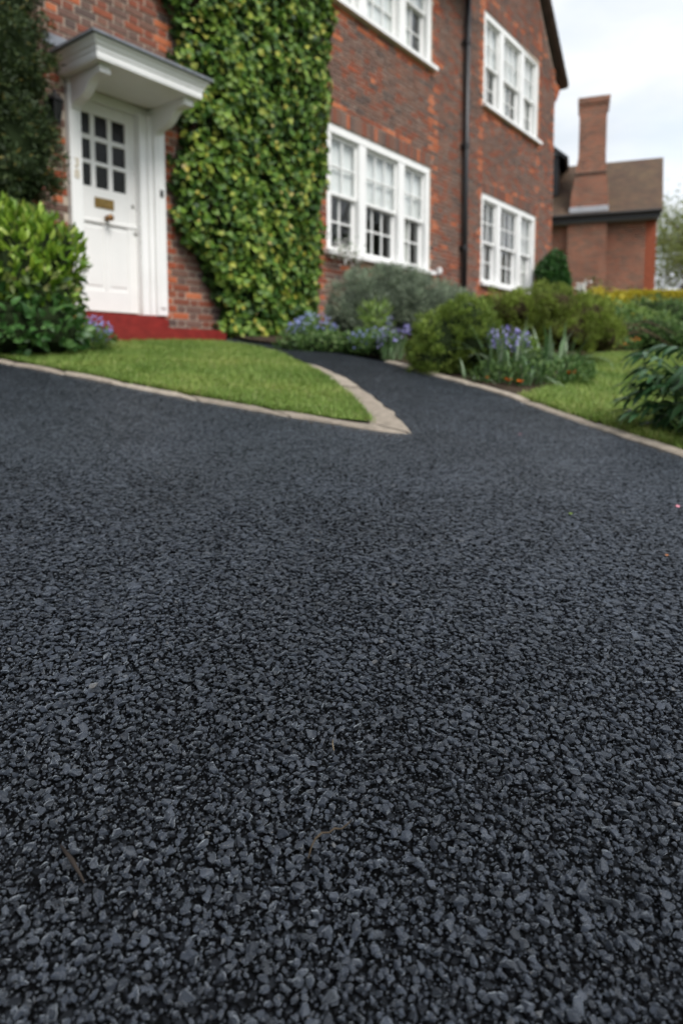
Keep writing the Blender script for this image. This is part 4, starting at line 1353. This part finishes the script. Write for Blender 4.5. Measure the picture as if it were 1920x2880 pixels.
# --- small-flowered clumps
def flower_clump(name, label, x, y, rx, ry, h, nleaf, nfl, petal, leafm='herb', fs=.011, group=None):
    root = empty(name, (x, y, G(x, y) + .015), 0, label, 'flowers', group)
    blobs = [(0, 0, h * .35, rx, ry, h * .42)]
    P, Dn = blob_points(blobs, nleaf, .15, 12, .3)
    ok = P[:, 2] > .003; P, Dn = P[ok], Dn[ok]
    leaf_obj('foliage', P, dirs(Dn, .5, .6, .6), Dn, .05 * RNG.uniform(.6, 1.3, len(P)), .014, M[leafm], root)
    P, Dn = blob_points([(0, 0, h * .55, rx * .95, ry * .95, h * .45)], nfl, .2, 12, .22)
    ok = P[:, 2] > h * .2; P = P[ok]
    n = len(P)
    vv, tt = [], []
    for k in range(5):
        a = 2 * math.pi * k / 5
        q = np.tile(np.array([[math.cos(a), math.sin(a) * .7, .5]]), (n, 1)) + RNG.normal(0, .25, (n, 3)) + np.array([0, -.5, 0])
        v_, t_ = leaf_arrays(P, q, np.tile(np.array([[.1, -.8, .6]]), (n, 1)) + RNG.normal(0, .3, (n, 3)), fs * RNG.uniform(.8, 1.2, n), fs * .9, simple=True)
        tt.append(t_ + len(vv) * len(v_)); vv.append(v_)
    o = bpy.data.objects.new('blossom', np_mesh('blossom', np.concatenate(vv), np.concatenate(tt), M[petal]))
    link(o, root); o['kind'] = 'stuff'
    st = MB()
    for i in range(0, n, 4):
        p = P[i]; st.tube([(p[0] * .5, p[1] * .5, .0), (p[0] * .85, p[1] * .85, p[2] * .6), tuple(p)], .0016, 4)
    st.build('stem', M['herb'], root)
    return root
flower_clump('forget_me_nots', 'small blue flowers beside the red doorstep', -1.98, 5.20, .20, .13, .27, 500, 170, 'blue', fs=.013)
flower_clump('forget_me_nots', 'hazy clump of blue flowers at the foot of the ivy', -.30, 6.60, .30, .18, .33, 900, 190, 'blue', fs=.015)
flower_clump('forget_me_nots', 'pale blue flowers between the grey shrub and the path', .28, 6.10, .26, .15, .24, 500, 60, 'blue', fs=.014)
flower_clump('forget_me_nots', 'little blue-white flowers under the big dark leaves at the lawn edge', 1.60, 2.92, .12, .12, .14, 260, 26, 'blue', fs=.009)

# --- shrubs along the path
bush('grey_shrub', 'rounded grey-green shrub below the white window', 'shrub', .62, 7.35,
     [(-.22, .0, .42, .52, .48, .40), (.30, .05, .36, .52, .48, .34), (.02, .0, .58, .34, .36, .26), (.62, .1, .26, .40, .4, .28), (-.40, -.2, .26, .35, .35, .28)], 20000, .060, .0085, 'grey', .75, .35, .6, 'coregrey', .80, .14, 8, .10, True, stems=4, tufts=(420, .075))
bush('dwarf_conifer', 'smaller olive-green dwarf conifer right beside the path', 'shrub', .90, 5.05,
     [(-.12, .0, .22, .22, .24, .26), (.06, .02, .34, .22, .24, .24), (.13, -.12, .20, .17, .18, .17), (-.20, .0, .10, .18, .2, .16), (.10, .02, .10, .2, .2, .15)], 15000, .034, .0085, 'conif', .75, .55, .55, 'coredark', .78, .2, 20, .12, True, stems=3, tufts=(300, .045))
bush('spreading_conifer', 'wide flat-topped olive conifer with brown underside', 'shrub', 1.92, 6.35,
     [(-.30, .0, .46, .36, .36, .18), (.05, .0, .50, .40, .38, .19), (.38, .02, .40, .34, .36, .20), (.18, -.1, .26, .34, .34, .20), (.55, .05, .24, .22, .3, .2), (-.2, 0, .25, .3, .3, .2)], 18000, .038, .0095, 'conifb', .7, .6, .55, 'corebrown', .78, .2, 14, .12, True, stems=4, tufts=(330, .060))
bush('clipped_ivy_bush', 'dark green rounded bush standing by the house corner', 'bush', 4.72, 14.75,
     [(0, 0, .62, .38, .36, .62), (-.03, .0, 1.12, .33, .31, .46), (.06, 0, .9, .3, .3, .4), (.04, 0, .2, .42, .4, .4)], 4200, .08, .055, 'topi', .8, .1, .6, 'coredark', .8, .2, 9, .12, stems=3)

# --- strap-leaved bulbs with violet flowers
ribbon_cache = []
def ribbon_mesh(bend, w, seg=7):
    v = []; f = []
    for i in range(seg + 1):
        t = i / seg
        a = bend * t * t
        y = t * math.cos(a * .6) * (1 - .15 * bend * t); x = math.sin(a) * t * .75
        ww = w * (1 - t ** 2.2) * (.75 + .5 * min(1, t * 3)) * .5 + .0005
        zf = ww * .35
        v += [(x, -ww, y), (x + zf, 0, y - zf * .2), (x, ww, y)]
    for i in range(seg):
        for k in range(2): f.append((i * 3 + k, i * 3 + k + 1, (i + 1) * 3 + k + 1, (i + 1) * 3 + k))
    m = MB(); m.add(v, f)
    return m.mesh('leaf', M['strap'], True)
for bend in (.1, .3, .6, .95, 1.4, 1.9): ribbon_cache.append(ribbon_mesh(bend, .055))

def strap_plant(name, label, x, y, nleaf, h0, h1, spread, flowers, petal='purple', lean=.25, fl_h=(.9, 1.05), group=None):
    root = empty(name, (x, y, G(x, y) + .01), 0, label, 'plant', group)
    for i in range(nleaf):
        o = bpy.data.objects.new('leaf', random.choice(ribbon_cache))
        L = random.uniform(h0, h1)
        o.scale = (L, L * random.uniform(.8, 1.3), L)
        a = random.uniform(0, 2 * math.pi); r = spread * math.sqrt(random.random())
        o.location = (math.cos(a) * r, math.sin(a) * r, 0)
        o.rotation_euler = (random.gauss(0, .1), abs(random.gauss(0, lean)), a + random.gauss(0, .6))
        link(o, root)
    for (fx, fy, fh) in flowers:
        s = MB(); s.tube([(fx * .5, fy * .5, 0), (fx * .9, fy * .9, fh * .6), (fx, fy, fh)], [.005, .004, .003], 6)
        s.build('stem', M['herb'], root)
        n = 30
        zz = RNG.uniform(-.10, .02, n); aa = RNG.uniform(0, 6.283, n)
        rr = .006 + .012 * RNG.random(n)
        P = np.stack([fx + np.cos(aa) * rr, fy + np.sin(aa) * rr, fh + zz], 1)
        dd = np.stack([np.cos(aa), np.sin(aa), RNG.normal(-.15, .6, n)], 1)
        leaf_obj('flower_head', P, dd, np.tile([[0, 0, 1.]], (n, 1)), RNG.uniform(.020, .034, n), .014, M[petal], root, kind=None)
    return root
strap_plant('bluebell', 'tall violet-flowered bluebells in front of the spreading conifer', 1.16, 4.74, 44, .30, .52, .13, [(-.085, -.02, .335), (-.055, .02, .355), (-.03, -.03, .32), (.02, .0, .38), (.03, -.03, .33), (.10, .02, .365), (.085, -.03, .31), (.17, .0, .34)])
strap_plant('bluebell', 'low drooping strap leaves at the kerb with one blue spike', 1.28, 4.58, 46, .16, .32, .14, [(.03, -.02, .15)], lean=.5)
strap_plant('bluebell', 'long arching grey-green strap leaves beside the lawn', 1.54, 4.86, 44, .30, .50, .16, [], lean=.5)
strap_plant('bluebell', 'violet bluebells between grey shrub and olive conifer', .44, 5.78, 26, .16, .34, .13, [(-.06, -.02, .27), (-.02, .0, .36), (.10, .02, .28), (-.10, 0, .22), (.03, -.04, .25), (.14, .0, .31)])
strap_plant('bluebell', 'pale strap leaves spilling over the kerb by the smaller conifer', .98, 4.66, 22, .10, .20, .12, [], lean=.7)
strap_plant('bluebell', 'lone violet spike in front of the hydrangea at the frame edge', -2.60, 4.93, 4, .1, .16, .03, [(.0, -.05, .20)])
bush('herb_clump', 'low green ground plants along the path beneath the grey shrub', 'plant', .18, 6.22, [(-.35, .1, .06, .26, .16, .14), (.0, .0, .07, .26, .18, .15), (.22, -.22, .06, .2, .2, .13), (-.62, .18, .05, .2, .14, .12)], 1500, .045, .016, 'herb', .5, .6, .6, 'coredark', .7, .15, 12, .2)
bush('leafy_plant', 'fresh green pointed rosette in front of the grey shrub', 'plant', .34, 6.45, [(0, 0, .34, .10, .10, .13), (.02, 0, .2, .08, .08, .14)], 170, .12, .018, 'fresh', .8, .35, .4, None, .8, .1, 9, .3)
bush('leafy_plant', 'pale fresh green leafy plant amid the violet bluebells', 'plant', 1.36, 4.98, [(0, 0, .17, .11, .10, .12)], 220, .065, .024, 'fresh', .7, .4, .5, None)
bush('herb_clump', 'mixed green leaves around the orange flowers at the kerb', 'plant', 1.38, 4.56, [(0, .05, .05, .2, .15, .11), (.22, .12, .06, .18, .16, .12), (-.2, .0, .05, .16, .12, .1), (.12, .36, .08, .22, .2, .15), (-.32, .08, .05, .14, .12, .1), (.3, .5, .08, .25, .25, .14)], 2600, .045, .014, 'herb', .5, .6, .6, None)

def orange_flower(label, x, y, h, s=1.0):
    root = empty('orange_flower', (x, y, G(x, y) + .015), 0, label, 'flower')
    m = MB(); m.tube([(0, 0, 0), (.006, 0, h * .6), (0, 0, h)], .003, 6); m.build('stem', M['herb'], root)
    n = 16
    a = np.arange(n) * 2.4
    dd = np.stack([np.cos(a) * .7, np.sin(a) * .7, .35 + .6 * RNG.random(n)], 1)
    leaf_obj('petals', np.tile([[0, 0, h]], (n, 1)), dd, np.tile([[0, -.3, 1.]], (n, 1)), .034 * s * RNG.uniform(.8, 1.1, n), .024 * s, M['orangeflower'], root, kind=None)
orange_flower('bright orange flower standing nearest the lawn', 1.66, 4.74, .06, 1.6)
orange_flower('upper small orange flower among strap leaves', 1.42, 4.80, .12, .8)
orange_flower('pale orange flower low over the kerb', 1.125, 4.42, .035, 1.0)
orange_flower('small orange flower just right of the pale one at the kerb', 1.20, 4.40, .03, .9)
orange_flower('tiny orange bloom under the bluebell leaves', 1.0, 4.50, .04, .4)

# --- white climber on the sill and stray white blooms
root = empty('white_flowering_climber', to_world(7.15, -.14, 2.02), ANG, 'white blossom spray on the window sill beside the ivy', 'flowers')
n = 260
P = np.stack([RNG.normal(.16, .16, n), RNG.normal(-.02, .05, n), RNG.normal(.10, .07, n) - .0], 1); P[:, 2] -= P[:, 0] * .12
leaf_obj('blossom', P, RNG.normal(size=(n, 3)), RNG.normal(size=(n, 3)), .028, .022, M['whiteflower'], root)
n = 90
P = np.stack([RNG.normal(.18, .2, n), RNG.normal(-.01, .06, n), RNG.normal(.10, .10, n)], 1)
leaf_obj('foliage', P, RNG.normal(size=(n, 3)), RNG.normal(size=(n, 3)), .045, .022, M['herb'], root)
mb = MB(); mb.tube([(-.2, .0, -.2), (.0, -.02, .0), (.2, -.03, .1), (.42, -.02, .06)], .006, 6); mb.build('stem', M['bark'], root)

# --- the garden towards the neighbouring building
def hedge(name, label, x, y, rz, lx, ly, h):
    root = empty(name, (x, y, G(x, y)), rz, label, 'hedge')
    n = 5200
    def boxpts(n, top):
        if top:
            P = np.stack([RNG.uniform(-lx / 2, lx / 2, n), RNG.uniform(-ly / 2, ly / 2, n), h + RNG.normal(0, .03, n)], 1); Dn = np.tile([[0, 0, 1.]], (n, 1))
        else:
            P = np.stack([RNG.uniform(-lx / 2, lx / 2, n), -ly / 2 + np.abs(RNG.normal(0, .04, n)), RNG.uniform(0, h, n)], 1); Dn = np.tile([[0, -1., .1]], (n, 1))
            e = n // 4
            P[:e, 0] = np.where(RNG.random(e) < .5, -lx / 2, lx / 2) + RNG.normal(0, .03, e); P[:e, 1] = RNG.uniform(-ly / 2, ly / 2, e)
        return P, Dn
    P, Dn = boxpts(n, False); leaf_obj('side_leaves', P, dirs(Dn, .7, .2, .7), Dn, .06, .035, M['olive'], root)
    P, Dn = boxpts(2200, True)
    Pf, Df = boxpts(2600, False); Pf[:, 2] = h * (1.02 - .28 * RNG.random(len(Pf)) ** 1.5); Pf[:, 1] -= .03
    P, Dn = np.concatenate([P, Pf]), np.concatenate([Dn, Df])
    leaf_obj('top_leaves', P, dirs(Dn, .5, .4, .7), Dn, .06, .035, M['yellow'], root)
    m = MB(); m.box(-lx / 2 + .08, lx / 2 - .08, -ly / 2 + .09, ly / 2 - .05, 0, h - .06); m.build('shade_core', M['coredark'], root)  # dark box added as the hedge's shaded inside
    return root
hedge('golden_hedge', 'clipped hedge with bright yellow top below the neighbouring brick wall', 7.45, 15.6, R(-6), 2.2, .7, .83)
bush('golden_shrub', 'loose yellow-leaved shrub left of the clipped hedge', 'shrub', 5.10, 13.2, [(0, 0, .42, .42, .35, .42), (.45, .05, .35, .3, .3, .36), (-.3, 0, .3, .3, .3, .3)], 1500, .075, .034, 'yellow', .6, .5, .6, 'coredark', .7, .2, 8, .25, stems=4)
bush('rose_bush', 'thin twiggy grey-green bush against the neighbouring wall', 'bush', 6.6, 17.6, [(0, 0, .75, .7, .4, .5), (.9, .1, .6, .5, .4, .4)], 480, .075, .035, 'olive', .5, .4, .8, None, .8, .2, 5, .35, stems=16)
for (nm, lb_, x, y, sc, mt, n, L) in (
        ('shrub', 'green leafy plant behind the spreading conifer', 3.1, 9.0, 1.35, 'herb', 2300, .06),
        ('shrub', 'yellowish leafy plant halfway to the golden hedge', 4.15, 10.0, 1.3, 'fresh', 2000, .06),
        ('shrub', 'rusty-brown low plant at the far edge of the lawn', 2.95, 7.85, .62, 'rust', 900, .045),
        ('shrub', 'soft green mound in front of the golden hedge', 5.3, 11.0, 1.6, 'herb', 2800, .06),
        ('shrub', 'dull green mound at the right edge above the dark leaves', 6.1, 10.3, 1.7, 'herb', 2800, .06),
        ('shrub', 'low green plants where lawn meets the far bed', 4.0, 8.55, 1.0, 'herb', 1700, .045),
        ('shrub', 'bushy green plant right of the golden hedge', 8.3, 14.2, 1.25, 'herb', 1500, .07)):
    bush(nm, lb_, 'shrub', x, y, [(0, 0, .20 * sc, .42 * sc, .36 * sc, .26 * sc), (.38 * sc, .1, .16 * sc, .34 * sc, .3 * sc, .22 * sc), (-.36 * sc, -.05, .14 * sc, .32 * sc, .3 * sc, .2 * sc)], n, L, L * .4, mt, .6, .5, .6, 'coredark', .74, .18, 9, .2, stems=3)
root = empty('woody_branch', (3.35, 8.35, G(3.35, 8.35)), R(-32), 'long reddish-brown bare branch lying through the far bed', 'branch')
M['twig_red'] = plain('reddish_stem', (.16, .095, .070), .8, .3, .25, 20)
for k in range(5):
    m = MB()
    a = random.uniform(-.5, .5); x0_ = random.uniform(-.5, .2)
    m.tube([(x0_, -a * .2, .02), (x0_ + .25, a * .1, .20 + random.uniform(-.06, .1)), (x0_ + .6, a * .4, .26 + random.uniform(-.12, .1)), (x0_ + .95, a * .8, .12 + random.uniform(-.1, .12))], [.008, .007, .005, .002], 6)
    m.build('stem', M['twig_red'], root)
flower_clump('yellow_flowers', 'scattered small yellow flowers in the far bed', 4.0, 9.3, .5, .3, .42, 700, 60, 'yellow', fs=.026)
flower_clump('yellow_flowers', 'yellow flowers in front of the clipped hedge', 5.9, 12.6, .6, .3, .5, 700, 90, 'yellow', fs=.034)
flower_clump('orange_flowers', 'dull orange flowers at the back edge of the lawn', 3.3, 8.0, .35, .2, .22, 500, 30, 'orangeflower', fs=.018)
root = empty('white_flowers', (3.62, 10.0, G(3.62, 10.0)), 0, 'cluster of white flowers right of the spreading conifer', 'flowers')
n = 70
P = np.stack([RNG.normal(0, .04, n), RNG.normal(0, .04, n), .80 + RNG.normal(0, .045, n)], 1)
leaf_obj('blossom', P, RNG.normal(size=(n, 3)), RNG.normal(size=(n, 3)), .04, .035, M['whiteflower'], root)
mb = MB()
for k in range(5): mb.tube([(random.uniform(-.1, .1), 0, 0), (random.uniform(-.08, .08), random.uniform(-.04, .04), .8)], .008, 5)
mb.build('stem', M['herb'], root)

# --- dark palmate plant at the right edge of the lawn
pal = empty('peony', (1.75, 2.97, G(1.75, 2.97) + .03), 0, 'dark green plant with long pointed leaflets overhanging the lawn at right', 'plant')
lp = single_leaf_mesh('leaf', M['palm'], .28, .35, .26)
st = MB()
fP, fD, fN, fL = [], [], [], []
for k in range(150):
    inner = k >= 60
    a = random.uniform(0, 2 * math.pi); r = (.30 if inner else .36) * math.sqrt(random.random()) + .03
    if not inner and math.cos(a) > .55: a += math.pi * .8
    zz = random.uniform(.08, .44 if inner else .50) - r * .26
    zz = max(zz, .05)
    tip = Vector((math.cos(a) * r, math.sin(a) * r, zz))
    base = Vector((random.uniform(-.08, .08), random.uniform(-.08, .08), 0))
    st.tube([base, base.lerp(tip, .55) + Vector((0, 0, .05)), tip], [.005, .004, .003], 5)
    out = Vector((math.cos(a), math.sin(a), .05)).normalized()
    for q in range(5):
        b_ = (q - 2) * .52 + random.gauss(0, .1)
        d = Matrix.Rotation(b_, 3, 'Z') @ out
        d.z += random.uniform(-.45, .1)
        nn = (random.gauss(0, .2), random.gauss(0, .2), 1)
        L = random.uniform(.10, .165) * (1 - .12 * abs(q - 2))
        if inner:
            fP.append(tuple(tip)); fD.append(tuple(d)); fN.append(nn); fL.append(L)
        else:
            place_leaf(lp, tip, d, nn, L, pal)
leaf_obj('foliage', np.array(fP), np.array(fD), np.array(fN), np.array(fL), np.array(fL) * .26, M['palmi'], pal, fold=.28, curl=.35)
st.build('stem', M['herb'], pal)

# --- trees
def tree(name, label, x, y, h, rx, rz_, nleaf, leaf, mtl, trunk_r=.12, airy=False, group=None):
    z = ground_z(x, y) - .05
    root = empty(name, (x, y, z), 0, label, 'tree', group)
    t = MB()
    top = Vector((random.uniform(-.3, .3), random.uniform(-.3, .3), h * .8))
    t.tube([(0, 0, 0), (.05, .03, h * .25), tuple(top * .6 + Vector((.1, 0, 0))), tuple(top)], [trunk_r, trunk_r * .8, trunk_r * .5, trunk_r * .15], 9)
    tips = []
    for k in range(26):
        s = random.uniform(.28, .85)
        a = random.uniform(0, 2 * math.pi)
        b0 = Vector((0, 0, h * s)) + Vector((.1, 0, 0))
        L = rx * random.uniform(.55, 1.0) * (1.15 - .5 * abs(s - .5))
        e_ = b0 + Vector((math.cos(a) * L, math.sin(a) * L, L * random.uniform(.1, .75)))
        mid = b0.lerp(e_, .5) + Vector((0, 0, .1 * L))
        t.tube([b0, mid, e_], [trunk_r * .35, trunk_r * .2, trunk_r * .05], 5)
        tips += [mid, e_, b0.lerp(e_, .75)]
        for q in range(2):
            e2 = mid + Vector((random.gauss(0, .4), random.gauss(0, .4), random.uniform(0, .6))) * L * .7
            t.tube([mid, e2], [trunk_r * .12, trunk_r * .03], 4)
            tips.append(e2)
    t.build('trunk', M['bark'], root)
    tips = np.array([tuple(v) for v in tips])
    k = RNG.integers(0, len(tips), nleaf)
    P = tips[k] + RNG.normal(0, rx * (.16 if airy else .2), (nleaf, 3))
    leaf_obj('crown', P, unit(RNG.normal(size=(nleaf, 3)) + np.array([0, 0, -.2])), RNG.normal(size=(nleaf, 3)), leaf * RNG.uniform(.7, 1.3, nleaf), leaf * .6, M[mtl], root)
    return root
tree('garden_tree', 'airy pale green spring tree right of the neighbouring building', 20.6, 38, 7.2, 3.4, 4, 8600, .17, 'spring', .15, True)
tree('garden_tree', 'low sparse spring tree behind the golden hedge end', 14.4, 28.0, 4.2, 1.7, 2, 3600, .12, 'spring', .08, True)
for i, (x, y, h) in enumerate(((30, 2, 8.0), (31, 9, 9.4), (33, 15, 8.2), (30, 21, 9.0), (29, -5, 8.6), (34, 27, 9.5))):
    tree('street_tree', 'tree across the way reflected in the lower window panes', x, y, h, 3.4, 4, 4200, .30, 'streettree', .2, False, 'trees across the way')

# ------------------------------------------------------------------ litter on the tarmac
def litter_twig(label, pts, rad, mtl):
    c = pts[0]
    root = MB()
    root.tube([(x - c[0], y - c[1], G(x, y) - G(c[0], c[1]) + z) for x, y, z in pts], rad, 6)
    o = root.build('twig', mtl, None, True, (c[0], c[1], G(c[0], c[1])))
    tag(o, label, 'twig')
litter_twig('thin tan twig bent over on the near tarmac', [(-.036, .668, .007), (-.034, .676, .009), (-.033, .684, .007), (-.029, .692, .009), (-.022, .699, .010), (-.014, .702, .008), (-.008, .706, .010), (.000, .708, .008), (.008, .714, .010), (.012, .723, .007)], [.0006, .0009, .0008, .0011, .0012, .0010, .0013, .0009, .0008, .0004], M['twig'])
litter_twig('straight dark brown stick on the tarmac near the bottom left', [(-.305, .672, .005), (-.283, .650, .008), (-.262, .628, .006)], [.0012, .0026, .0010], M['twig_dark'])
litter_twig('tiny pale straw on the near tarmac', [(-.012, .860, .006), (-.012, .848, .008), (-.010, .838, .006)], [.0004, .0006, .0004], M['straw'])
def bit(name, label, x, y, s, mtl):
    m = MB()
    m.add([(-s * .6, -s * .2, .002), (0, -s * .5, .004), (s * .7, -s * .1, .006), (s * .4, s * .4, .003), (-s * .4, s * .4, .005), (0, 0, .006)],
          [(0, 1, 5), (1, 2, 5), (2, 3, 5), (3, 4, 5), (4, 0, 5)])
    o = m.build(name, M[mtl], None, False, (x, y, G(x, y) + .004))
    o.rotation_euler = (0, 0, random.uniform(0, 6))
    tag(o, label, 'petal' if 'petal' in name else 'leaf')
bit('petal', 'pink petal on the path tarmac near the right kerb', .80, 2.92, .016, 'pink')
bit('petal', 'pink petal at the right edge of the tarmac', 1.03, 1.98, .015, 'pink')
bit('fallen_leaf', 'small green leaf scrap on the right of the tarmac', .66, 1.86, .013, 'greenbit')
bit('fallen_leaf', 'pale yellow leaf scrap where path meets drive', .155, 3.08, .02, 'paleleaf')
bit('fallen_leaf', 'rusty leaf scrap on the right side of the tarmac', .80, 1.58, .010, 'rustbit')
